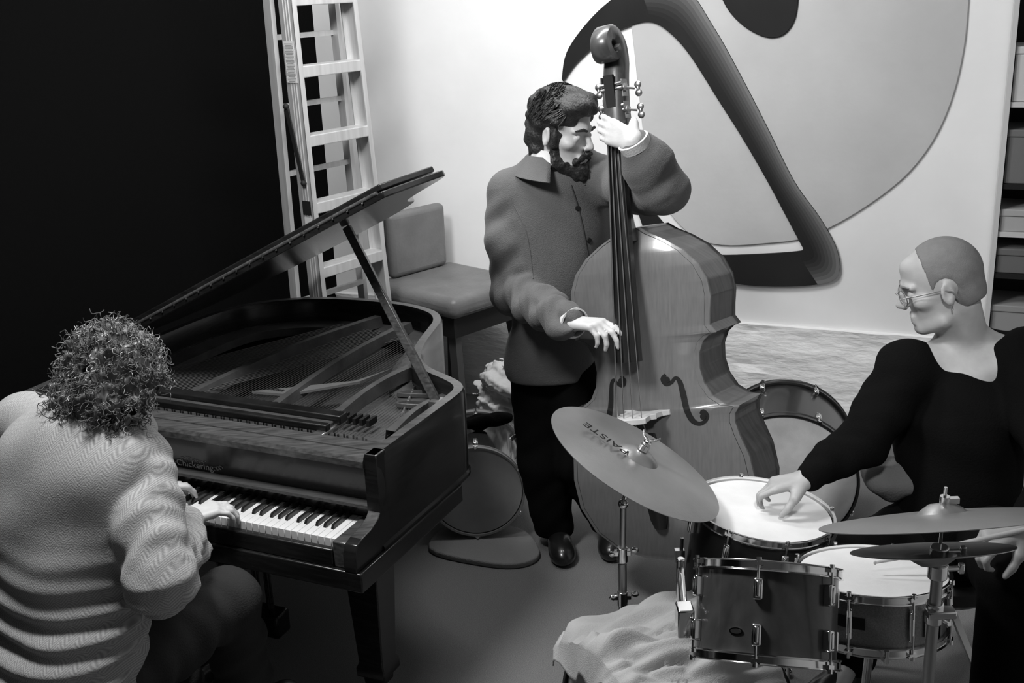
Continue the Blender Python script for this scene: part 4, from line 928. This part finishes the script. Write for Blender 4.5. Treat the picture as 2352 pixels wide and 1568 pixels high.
S.ell(dhip, (.15, .12, .14), None, .04); S.cone(dhip, dch, .13, .14, .05); S.cone(dch, dn_, .12, .085, .05); S.chain([dn_, dh_ - du * .07 - df * .03], [.078, .066], .03)
for a, b, c_ in ((dRS, dRE, dRW), (dLS, dLE, dLW)): S.chain([a, b, c_], [.055, .044, .031], .02); S.cone(dch + V(0, 0, .12), a, .09, .06, .05)
S.cone(dn_ + camoff(-.06, .02, -.02), dRS, .05, .055, .05); S.cone(dn_ + camoff(.06, .0, 0), dLS, .05, .055, .05)
DP = add_head(S, dh_, df, du, dl, ds)
rd = nrm(atd(1765, 1120, 3.40) - dRW)
add_hand(S, dRW, rd, camdir(0, .9, .25), camdir(-.3, -.1, -.9), 1.08, ((10, 30, 20), (20, 38, 25), (30, 45, 30), (38, 48, 30)), thumb=.7, spread=.03)
ld = nrm(atd(2262, 1246, 2.93) - dLW)
add_hand(S, dLW, ld, camdir(0, .8, .4), camdir(-.2, -.5, -.7), 1.08, ((40, 60, 40), (45, 62, 40), (50, 62, 40), (52, 60, 40)), thumb=.8, spread=.02)
dbody = S.build('body', M['skin'], dp)
# sweater
S = bbox_sdf([dch, dhip, dn_, dRE, dRW, dLE, dLW], .20, .007)
S.cone(dhip + V(0, 0, .02), dch, .185, .195, .06); S.cone(dch + V(0, 0, -.02), dn_ - V(0, 0, .10), .19, .13, .06); S.cone(dn_ + camoff(-.05, .075, .03), dRS, .075, .092, .05); S.cone(dn_ + camoff(.075, .02, .06), dLS, .085, .095, .05)
S.chain([dRS, dRE], [.094, .080], .03, wr=(.004, 8, .6)); S.chain([dRE, dRW * .9 + dRE * .1], [.080, .047], .02, wr=(.004, 12, .2)); S.chain([dLS, dLE, dLW * .85 + dLE * .15], [.094, .082, .05], .03, wr=(.004, 9, 1.))
nkd = nrm(dh_ - dn_); S.ell(dn_ + camoff(-.015, -.075, -.04), (.125, .105, .062), None, .02, 'sub')
S.noise(.006, 5, 9); S.half(dhip + V(0, 0, -.02), V(0, 0, -1), .015)
sw = S.build('sweater', M['blackcloth'], dp)
S = bbox_sdf([dhip, dRW], .16, .008)
hm = atd(2040, 1098, D0 + .17); S.ell(hm + camoff(.01, -.005, -.03), (.105, .09, .060), None, .02); S.noise(.010, 11, 33); S.build('shirt_hem', mat('grey_cotton', .11, .9, bump=(160, .3)), dp)
S = bbox_sdf([dhip, dRK, dLK, dRA, dLA], .17, .008)
S.ell(dhip + V(0, 0, -.04), (.19, .17, .14), None, .05); S.chain([dRH, dRK], [.125, .090], .03, wr=(.005, 9, .4)); S.chain([dRK, dRA], [.088, .075], .02); S.chain([dLH, dLK], [.125, .095], .03, wr=(.005, 9, 1.4)); S.chain([dLK, dLA], [.09, .075], .02)
S.build('trousers', M['trousers'], dp)
for a, d_ in ((dRA, V(-.8, -.6, 0)), (dLA, V(-.7, -.7, 0))): shoe(dp, V(a[0], a[1], 0) - nrm(d_) * .06, V(a[0], a[1], 0) + nrm(d_) * .22, 1.05, M['leather'])
# stubble cap
S = bbox_sdf([dh_], .20, .005); A = np.array([dl, df, du])
S.ell(DP(0, -.012, .030), np.array([.0758, .0978, .0938]) * ds, A, .01); S.ell(DP(0, -.045, -.03), np.array([.062, .060, .060]) * ds, A, .02)
S.ell(DP(0, .100, .01), np.array([.115, .085, .13]) * ds, A, .004, 'sub'); S.half(DP(0, -.05, -.062), -du - df * .2, .004)
for q in (-1, 1): S.ell(DP(q * .082, -.005, -.010), np.array([.028, .034, .042]) * ds, A, .004, 'sub')
S.build('cropped_hair', M['stubble'], dp)
gl = MB()
for q in (-1, 1):
    pts = [DP(q * .034 + .026 * math.cos(t), .112 - .010 * abs(q * .034 + .026 * math.cos(t)) / .03, -.004 + .021 * math.sin(t)) for t in [2 * math.pi * i / 24 for i in range(24)]]; gl.tube(pts, .0016 * ds, n=6, closed=True)
    gl.tube([DP(q * .060, .100, .002), DP(q * .076, .06, .004), DP(q * .082, .005, .004), DP(q * .084, -.018, -.004), DP(q * .083, -.030, -.024)], .0017 * ds, n=6)
gl.tube([DP(-.008, .112, .002), DP(0, .116, .006), DP(.008, .112, .002)], .0016 * ds, n=6); gls = gl.build('glasses', M['dullmetal'], dp)
for q in (-1, 1): MB().sheet([[DP(q * .034 + .025 * k * math.cos(t), .112 - .010 * abs(q * .034 + .025 * k * math.cos(t)) / .03 - e_, -.004 + .020 * k * math.sin(t)) for t in [2 * math.pi * i / 24 for i in range(25)]] for k, e_ in ((.01, 0), (1, 0), (1, .0012), (.01, .0012))]).build('lens', M['glass'], gls)
MB().tube([DP(.083, -.010, -.045) + (dl * .006 * math.cos(t) + du * .007 * math.sin(t)) for t in np.linspace(0, 6.28, 14)], .0016, n=6, closed=True).build('earring', M['chrome'], dp)
for q in (-1, 1): MB().tube([DP(q * .012, .098, .022), DP(q * .03, .098, .028), DP(q * .05, .080, .022)], [.003, .004, .002], n=6).build('eyebrow', M['stubble'], dp)
# throne
th_ = thing('drum_throne', 'round black drum stool under the seated drummer', 'stool', (dhip[0], dhip[1] + .03, 0)); sz = dhip[2] - .165
MB().lathe([(0, sz), (.15, sz), (.17, sz - .02), (.17, sz - .06), (.15, sz - .08), (0, sz - .08)], V(dhip[0], dhip[1] + .03, 0), V(0, 0, 1)).build('seat', M['leather'], th_)
MB().cyl(V(dhip[0], dhip[1] + .03, .15), V(dhip[0], dhip[1] + .03, sz - .08), .02).build('post', M['dullmetal'], th_)
for i in range(3):
    a = 2 * math.pi * i / 3 + .9; MB().bar(V(dhip[0], dhip[1] + .03, .30), V(dhip[0] + .24 * math.cos(a), dhip[1] + .03 + .24 * math.sin(a), .015), .02, .012).build('leg', M['dullmetal'], th_)
# drum stick in the left hand
a = atd(2310, 1226, 2.91); b = atd(2010, 1292, 2.96); dd = nrm(b - a); mb = MB(); mb.cyl(a - dd * .12, b - dd * .05, .0072, .0065, n=12); mb.cyl(b - dd * .05, b, .0065, .003, n=12); mb.ball(b, (.0045, .0045, .006), 8)
tag(recentre(mb.build('drumstick', mat('hickory', .42, .5))), 'wooden drumstick held in the drummer\'s left hand over the snare', 'drumstick')

# ------------------------------------------------------------------ pianist
ps = 1.05
def PL(a, b, z): return PU(a, b, z)
pf, pr = PVx, PUx
seat = PL(-.43, -.66, .56); pch = PL(-.42, -.54, 1.02); pnk = PL(-.385, -.41, 1.255)
phd = atd(268, 880, 2.92)
pRS, pRE = atd(305, 1062, 2.93), atd(372, 1325, 2.78); pRW = PL(-.425, -.15, .795)
pLS = pRS - pr * .44 + pf * .06 + V(0, 0, .02); pLE = PL(-.86, -.36, .80); pLW = PL(-.655, -.075, .795)
pfw, pu_, pl_ = head_axes(pf * .80 + V(0, 0, -.55) + pr * .22, V(0, 0, 1) + pf * .5)
RK_, LK_ = PL(-.30, -.16, .56), PL(-.68, -.14, .56); RF, LF_ = PL(-.36, -.05, .11), PL(-.70, .0, .11); RHp, LHp = seat + pr * .10, seat - pr * .10
pp = thing('person', 'curly haired man in light herringbone coat bent over the piano keys', 'person', (seat[0], seat[1], 0))
S = bbox_sdf([phd + V(0, 0, .05), pRE, pLE, pRW, pLW, RF - V(0, 0, .08), LF_ - V(0, 0, .08), seat, PL(-.42, .08, .8), PL(-.70, .10, .8)], .15, .0055)
S.chain([RHp, RK_, RF], [.085, .055, .04], .02); S.chain([LHp, LK_, LF_], [.085, .055, .04], .02); S.cone(RF, RF + pf * .13 - V(0, 0, .06), .035, .03); S.cone(LF_, LF_ + pf * .13 - V(0, 0, .06), .035, .03)
S.ell(seat, (.15, .12, .13), None, .04); S.cone(seat, pch, .12, .13, .05); S.cone(pch, pnk, .12, .07, .05); S.cone(pnk, phd - pu_ * .05 - pfw * .02, .064, .058, .02)
for a, b, c_ in ((pRS, pRE, pRW), (pLS, pLE, pLW)): S.chain([a, b, c_], [.055, .042, .030], .02); S.cone(pch + V(0, 0, .14), a, .09, .06, .05)
PP = add_head(S, phd, pfw, pu_, pl_, ps)
add_hand(S, pRW, nrm(pf * .85 + pr * .50 + V(0, 0, .06)), V(0, 0, -1), -pr, 1.05, ((22, 34, 20), (26, 36, 20), (26, 36, 20), (24, 34, 20)), thumb=.55, spread=.10)
add_hand(S, pLW, nrm(pf * .92 + pr * .35 + V(0, 0, .08)), V(0, 0, -1), pr, 1.05, ((22, 34, 20), (26, 36, 20), (26, 36, 20), (24, 34, 20)), thumb=.55, spread=.10)
S.build('body', M['skinpale'], pp)
S = bbox_sdf([seat, RK_, LK_, RF, LF_], .17, .008)
S.ell(seat - V(0, 0, .02), (.19, .17, .13), None, .05); S.chain([RHp, RK_, RF - V(0, 0, .05)], [.12, .092, .085], .03, wr=(.006, 9, .4)); S.chain([LHp, LK_, LF_ - V(0, 0, .05)], [.12, .092, .085], .03, wr=(.006, 9, 1.4)); S.build('trousers', M['greytrousers'], pp)
for a in (RF, LF_): shoe(pp, V(a[0], a[1], 0) - pf * .06, V(a[0], a[1], 0) + pf * .22, 1.05, M['leather'])
# herringbone cloth
hb = mat('herringbone_tweed', .42, .9, bump=(300, .25), sheen=.1, spec=.2); nt = hb.node_tree; bs_ = nt.nodes['Principled BSDF']
tc = [n for n in nt.nodes if n.type == 'TEX_COORD'][0]; sx = nt.nodes.new('ShaderNodeSeparateXYZ'); mpn = nt.nodes.new('ShaderNodeMapping'); mpn.inputs['Rotation'].default_value = (0, 0, math.radians(25)); nt.links.new(tc.outputs['Object'], mpn.inputs[0]); nt.links.new(mpn.outputs[0], sx.inputs[0])
def mth(op, a, b=None):
    n = nt.nodes.new('ShaderNodeMath'); n.operation = op
    for i, q in enumerate((a, b)):
        if q is None: continue
        if isinstance(q, (int, float)): n.inputs[i].default_value = q
        else: nt.links.new(q, n.inputs[i])
    return n.outputs[0]
zig = mth('PINGPONG', sx.outputs['X'], .013); ph_ = mth('ADD', mth('MULTIPLY', zig, 1.25), sx.outputs['Z']); wv = mth('SINE', mth('MULTIPLY', ph_, 2 * math.pi / .0075))
rm = nt.nodes.new('ShaderNodeMapRange'); rm.inputs[1].default_value = -1; rm.inputs[2].default_value = 1; rm.inputs[3].default_value = .29; rm.inputs[4].default_value = .47; nt.links.new(wv, rm.inputs[0]); cb_ = nt.nodes.new('ShaderNodeCombineColor')
for k in range(3): nt.links.new(rm.outputs[0], cb_.inputs[k])
nt.links.new(cb_.outputs[0], bs_.inputs['Base Color'])
S = bbox_sdf([seat + V(0, 0, -.05), pch, pnk, pRE, pRW, pLE, pLW], .22, .0065)
tu = nrm(pch - seat); Fx = head_axes(pf, tu); TA = np.array([Fx[2], Fx[0], Fx[1]])
S.ell(seat + tu * .02 - pf * .03, (.225, .185, .22), TA, .08); S.ell(seat + tu * .26 - pf * .01, (.215, .165, .26), TA, .10); S.ell(pch + tu * .02 - pf * .015, (.225, .150, .23), TA, .10); S.ell(pch + tu * .15 + pf * .03, (.20, .125, .12), TA, .08)
S.cone(pch + tu * .10, pRS - pr * .03, .13, .092, .06); S.cone(pch + tu * .10, pLS + pr * .03, .13, .092, .06); S.cone(pch + tu * .12, pnk - V(0, 0, .02), .11, .080, .04)
S.chain([pRS, pRS * .45 + pRE * .55 - pf * .01, pRE], [.100, .098, .086], .010, wr=(.010, 10, .5)); S.chain([pRE, pRE * .5 + pRW * .5, pRW * .86 + pRE * .14], [.084, .078, .058], .02, wr=(.008, 13, 1.7))
S.chain([pLS, pLE, pLW * .88 + pLE * .12], [.094, .085, .056], .03, wr=(.006, 11, 1.2))
sl, X_, Y_, Z_ = S.reg(S.lo, S.lo + S.h * S.n)
# folds across the small of the back
dz = (Z_ - .56) + 0 * X_ + 0 * Y_; fold = .010 * np.sin(2 * math.pi * (dz / .062 + .45 * ((X_ - seat[0]) * pr[0] + (Y_ - seat[1]) * pr[1]) / .2)) * np.exp(-((dz - .20) / .14) ** 2); S.D[sl] += (fold * (np.abs(S.D[sl]) < .05)).astype(np.float32)
S.noise(.007, 4, 14); S.half(seat + V(0, 0, -.075), V(0, 0, -1), .015)
coat = S.build('coat', hb, pp)
dgx.update()
seam(coat, [(165, 918), (225, 935), (268, 962), (288, 990)], .004, 'collar_seam', hb, coat)
collar(coat, pnk - V(0, 0, .015), nrm(phd - pnk), pf, .074, .112, .030, .5, hb, 'coat_collar', .03)
cuff(coat, pRW * .86 + pRE * .14, nrm(pRW - pRE), .050, M['shirt'], .015)
# curls
S = bbox_sdf([phd], .24, .006); A = np.array([pl_, pfw, pu_])
S.ell(PP(0, -.020, .040), np.array([.098, .112, .098]) * ps, A, .03); S.ell(PP(0, -.060, -.050), np.array([.098, .070, .085]) * ps, A, .03)
for q in (-1, 1): S.cone(PP(q * .082, .01, .03), PP(q * .08, -.005, -.09), .034 * ps, .026 * ps, .03)
S.ell(PP(0, .125, -.03), np.array([.062, .075, .09]) * ps, A, .02, 'sub'); S.noise(.012, 26, 16); S.noise(.006, 55, 17)
ch_ = S.build('hair', M['curl'], pp)
rg = np.random.default_rng(21); P_, F_ = S.extract(1); pick = P_[rg.choice(len(P_), 1500, replace=False)]; ctr = PP(0, -.03, .0); mb = MB()
for p in pick:
    o_ = nrm(p - ctr)
    if np.dot(o_, pfw) > .72: continue
    ax = nrm(-pu_ * .55 + o_ * .35 + rg.normal(size=3) * .45); Fc = frame(ax); r0 = rg.uniform(.004, .009); L = rg.uniform(.03, .065); tr = rg.uniform(1.2, 2.4); ph = rg.uniform(0, 6.28)
    pts = [p + o_ * .003 + ax * L * (k / 11 - .3) + (Fc[0] * math.cos(ph + tr * 6.28 * k / 11) + Fc[1] * math.sin(ph + tr * 6.28 * k / 11)) * r0 for k in range(12)]
    mb.tube(pts, [.0012 * (1 - .5 * abs(k / 11 - .4)) for k in range(12)], n=4, cap=False)
mb.build('curls', M['curl'], ch_)['kind'] = 'stuff'
# bench
bn = thing('piano_bench', 'black padded piano bench under the curly haired pianist', 'bench', PL(-.40, -.68, 0))
zt = .43
bx_ = MB().box(PL(-.38, -.68, zt - .03), (.82, .38, .07), PAX).build('cushion', mat('black_vinyl', .03, .35, coat=.2, bump=(60, .1)), bn, smooth=30); bevel(bx_, .028, 4)
MB().box(PL(-.38, -.68, zt - .105), (.78, .34, .08), PAX).build('apron', M['piano'], bn, smooth=0)
for a in (-.73, -.03):
    for b in (-.82, -.54): mb = MB(); mb.cyl(PL(a, b, .0), PL(a, b, zt - .10), .018, .030, n=16); mb.build('leg', M['piano'], bn)

# ================================================================== THINGS AROUND THE PLAYERS
# step ladder by the black curtain
M['alu'] = mat('pale_aluminium', .62, .45, metal=.55, noise=(40, .55, .68, (1, 1, .05)))
e_ = nrm(V(math.sin(math.radians(38)), math.cos(math.radians(38)), 0)); nl = V(e_[1], -e_[0], 0)
YL = 5.02; r0, r1 = aty(655, 0, YL), aty(708, 500, YL); zdir = nrm(r0 - r1)
def rail(z): t = (z - r1[2]) / (r0[2] - r1[2]); p = r1 + (r0 - r1) * t; return V(p[0], p[1], z)
ld_ = thing('step_ladder', 'folded aluminium step ladder leaning by the black curtain behind the piano', 'ladder', rail(0))
ztop = 2.55
far = lambda z: rail(z) + e_ * (.47 - .040 * z)
for f_ in (rail, far):
    s_ = -1 if f_ is rail else 1; mb = MB(); F = np.array([nl, e_, zdir]); a, b = f_(.012), f_(ztop)
    mb.bar(a, b, .085, .006, nl)
    for k in (-1, 1): mb.bar(a + nl * .040 * k - e_ * s_ * .010, b + nl * .040 * k - e_ * s_ * .010, .006, .026, nl)
    for k in (-.4, 0, .4): mb.bar(a + nl * .04 * k + e_ * s_ * .004, b + nl * .04 * k + e_ * s_ * .004, .005, .004, nl)
    mb.box(a + V(0, 0, .02), (.095, .04, .06), F); mb.build('rail', M['alu'], ld_, smooth=0)
def zat(py): return aty(672, py, YL)[2]
for k in range(-1, 8):
    z = zat(166) - k * (zat(166) - zat(326)); a, b = rail(z), far(z)
    if z < .15: continue
    mb = MB(); mb.bar(a + e_ * .004, b - e_ * .004, .050, .085, V(0, 0, 1)); bevel(mb.build('tread', M['alu'], ld_, smooth=0), .004)
    a, b = rail(z - .155) - nl * .13, far(z - .155) - nl * .13
    if z > .4: MB().bar(a, b, .022, .022, V(0, 0, 1)).build('rear_bar', M['alu'], ld_, smooth=0)
for f_ in (rail, far): MB().bar(f_(.012) - nl * .17, f_(ztop - .1) - nl * .10, .045, .024, nl).build('rear_rail', M['alu'], ld_, smooth=0)
p, q = rail(zat(245)) - e_ * .016, rail(zat(420)) - e_ * .016; mb = MB(); mb.bar(p - nl * .05, q + nl * .012, .022, .006, nl); mb.ball(p - nl * .05, .014); mb.ball(q + nl * .012, .014); mb.build('spreader', M['black'], ld_)
lab = mat('paper_label', .62, .6); 
def label(py0, py1, w_, m, name='label', off_=.0):
    z0, z1 = zat(py1), zat(py0); c = (rail(z0) + rail(z1)) / 2 - e_ * .0078 + nl * off_; return MB().box(c, (w_, .0012, z1 - z0), np.array([nl, e_, zdir])).build(name, m, ld_, smooth=0)
l1 = label(94, 190, .062, lab); 
mb = MB()
for k in range(26): z = zat(100) + (zat(186) - zat(100)) * k / 25; mb.box(rail(z) - e_ * .0088, (.052 - .012 * (k % 3 == 1), .0006, .0028), np.array([nl, e_, zdir]))
mb.build('printed_lines', mat('label_ink', .28, .7), l1, smooth=0)
label(462, 494, .052, M['black'], 'dark_label', .005); label(500, 556, .046, lab, off_=.008)
# white-edged storage rack at the right edge
P0 = onplane(2305, 350, B0 + WN * .32, WN); s0 = float((P0 - B0).dot(W1)) - .012
def zr_(py): return onplane(2325, py, B0 + WN * .32, WN)[2]
rack = thing('storage_rack', 'tall storage rack with dark gaps cut by the right edge of the photo', 'shelf', wp(s0 + .4, .16, 0))
def rb(name, sa, sb, oa, ob, za, zb, m, parent=rack): return MB().box(wp((sa + sb) / 2, (oa + ob) / 2, (za + zb) / 2), (sb - sa, ob - oa, zb - za), (W1, WN, V(0, 0, 1))).build(name, m, parent, smooth=0)
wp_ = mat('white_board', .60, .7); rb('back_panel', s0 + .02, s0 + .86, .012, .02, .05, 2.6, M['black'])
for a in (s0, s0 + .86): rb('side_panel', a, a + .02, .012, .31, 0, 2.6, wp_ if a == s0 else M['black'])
bxs = [(108, 236, .60, 'white'), (262, 0, 0, ''), (300, 425, .16, 'grey'), (484, 536, .42, 'pale grey'), (575, 632, .14, 'dark grey'), (706, 800, .3, 'mid grey')]
where = {'white': 'on the upper shelf of the rack at the right edge', 'grey': 'second from the top on the rack at the right edge', 'pale grey': 'thin and low, on the middle shelf of the right edge rack', 'dark grey': 'below the thin pale box on the right edge rack', 'mid grey': 'on the rack behind the drummer\'s shoulder'}
for y0, y1, v_, nme in bxs:
    if not nme: continue
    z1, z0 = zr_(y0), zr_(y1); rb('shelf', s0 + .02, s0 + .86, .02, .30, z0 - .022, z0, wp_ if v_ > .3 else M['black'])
    mb = MB(); zt_ = z1; sa, sb = s0 + .024, s0 + .56; mb.box(wp((sa + sb) / 2, .165, (z0 + zt_ - .03) / 2), (sb - sa, .25, zt_ - .03 - z0 - .002), (W1, WN, V(0, 0, 1))); base = (W1, WN, V(0, 0, 1))
    bo = thing('storage_box', nme + ' storage box ' + where[nme], 'box', wp((sa + sb) / 2, .165, z0 + .001), 'storage boxes on the rack'); bm_ = mat('box_' + nme.replace(' ', '_'), v_, .7)
    bevel(put('box', mb.mesh('box', 0), bm_, bo), .004); mb = MB(); mb.box(wp((sa + sb) / 2, .165, zt_ - .015), (sb - sa + .004, .26, .03), base); bevel(put('lid', mb.mesh('lid', 0), bm_, bo), .004)
# padded chair against the wall behind the piano
zS = .80; A1, A2, A3 = atz(852, 645, zS), atz(1040, 690, zS), atz(1140, 618, zS); ex = nrm((A2 - A1) * V(1, 1, 0)); ey = V(-ex[1], ex[0], 0); wx = np.dot(A2 - A1, ex); wy = abs(np.dot(A3 - A2, ey)); cs_ = A2 - ex * wx / 2 + ey * wy / 2; cs_[2] = 0
pad = mat('grey_padded_vinyl', .16, .45, noise=(6, .13, .19), bump=(80, .15))
chr_ = thing('padded_chair', 'grey padded high chair with splayed legs between the piano and the wall', 'chair', cs_); CX = (ex, ey, V(0, 0, 1))
o = MB().box(cs_ + V(0, 0, zS - .055), (wx, wy, .11), CX).build('seat', pad, chr_, smooth=60); bevel(o, .045, 5)
hx_, hy_ = wx / 2 - .012, wy / 2 - .012
MB().tube([cs_ + ex * x + ey * y + V(0, 0, zS - .085) for x, y in [(hx_ * math.copysign(abs(math.cos(t)) ** .25, math.cos(t)) * 1.012, hy_ * math.copysign(abs(math.sin(t)) ** .25, math.sin(t)) * 1.012) for t in [2 * math.pi * i / 60 for i in range(60)]]], .007, closed=True, n=8).build('piping', mat('dark_piping', .06, .5), chr_)
MB().box(cs_ + V(0, 0, zS - .16), (wx * .88, wy * .88, .10), CX).build('apron', M['black'], chr_, smooth=0)
for x in (-1, 1):
    for y in (-1, 1): MB().bar(cs_ + ex * x * wx * .36 + ey * y * wy * .36 + V(0, 0, zS - .2), cs_ + ex * x * wx * .50 + ey * y * wy * .46 + V(0, 0, .002), .05, .04, ex).build('leg', mat('dark_oak', .05, .4), chr_, smooth=0)
o = MB().box(cs_ - ex * (wx / 2 - .05) + V(0, 0, zS + .17), (.07, wy * .70, .34), CX).build('backrest', pad, chr_, smooth=60); bevel(o, .03, 4)
# drum lying with its head towards the camera, on a low mat
dq = 4.85
for _ in range(20): c = atd(1095, 1140, dq); rq = 104 * dq / FPX; dq += (c[2] - rq - .03) * .9
c = atd(1095, 1140, dq); c[2] = rq + .052; nq = nrm(V(CPOS[0] - c[0], CPOS[1] - c[1], 0) + V(-.12, 0, 0))
M['shellgloss'] = mat('glossy_dark_shell', .03, .18, coat=.6)
drum('bass_drum', 'dark glossy drum with grey head lying on its side between piano and bassist', c, nq, rq, .42, M['shellgloss'], mat('dusty_grey_head', .32, .6, noise=(6, .27, .38)), 6, hoopw=.03, hoopm=mat('pale_hoop', .20, .4), ph=.5)
mp = [atz(*q, .015) for q in ((986, 1262), (1120, 1296), (1205, 1296), (1240, 1268), (1190, 1215), (1045, 1205))]
mb = MB(); mb.prism([(q[0], q[1]) for q in cat(mp, 5, True)], V(0, 0, 0), np.eye(3), .001, .026); tag(bevel(recentre(mb.build('floor_mat', mat('dusty_grey_mat', .24, .9, bump=(200, .4)), smooth=0)), .008, 3), 'thick grey mat under the dark glossy drum beside the bassist', 'mat')
# black bag across the drum, pale crumpled bag behind it
def soft(name, label, cat_, pts, rad, m, amp, seed, h=.008, k=.03, flat=None):
    S = bbox_sdf(pts, max(rad) + .06, h)
    for i in range(len(pts) - 1): S.cone(pts[i], pts[i + 1], rad[i], rad[i + 1], k)
    S.noise(amp, 9, seed); S.noise(amp * .5, 24, seed + 1); return tag(recentre(S.build(name, m)), label, cat_)
back = c - nq * .20 + V(0, 0, rq)
soft('cymbal_bag', 'limp black bag lying across the top of the dark glossy drum', 'bag', [back + camoff(-.10, -.02, 0), back + camoff(.02, -.045, .0), back + camoff(.14, -.055, .0)], [.022, .030, .024], M['blackcloth'], .008, 3)
q0_ = c - nq * .66; q0_[2] = .2; q0_ = q0_ + V(.17, 0, 0)
soft('fabric_bag', 'pale crumpled fabric bag standing behind the dark drum by the wall', 'bag', [q0_ + V(-.06, 0, -.02), q0_ + V(.05, .02, .02), q0_ + V(-.02, .0, .25), q0_ + V(.10, .02, .30)], [.15, .15, .12, .08], mat('pale_canvas', .50, .9, bump=(60, .4)), .03, 8)
# black gloves / cloth on the big drum by the wall
gp_ = [atd(px, py, d0 + .20) for px, py in ((1702, 938), (1760, 910), (1812, 892), (1862, 892), (1895, 915))]
soft('cloth_bag', 'black crumpled bag on top of the bass drum behind the floor tom', 'bag', gp_, [.03, .04, .055, .05, .03], M['leather'], .018, 5, h=.007)
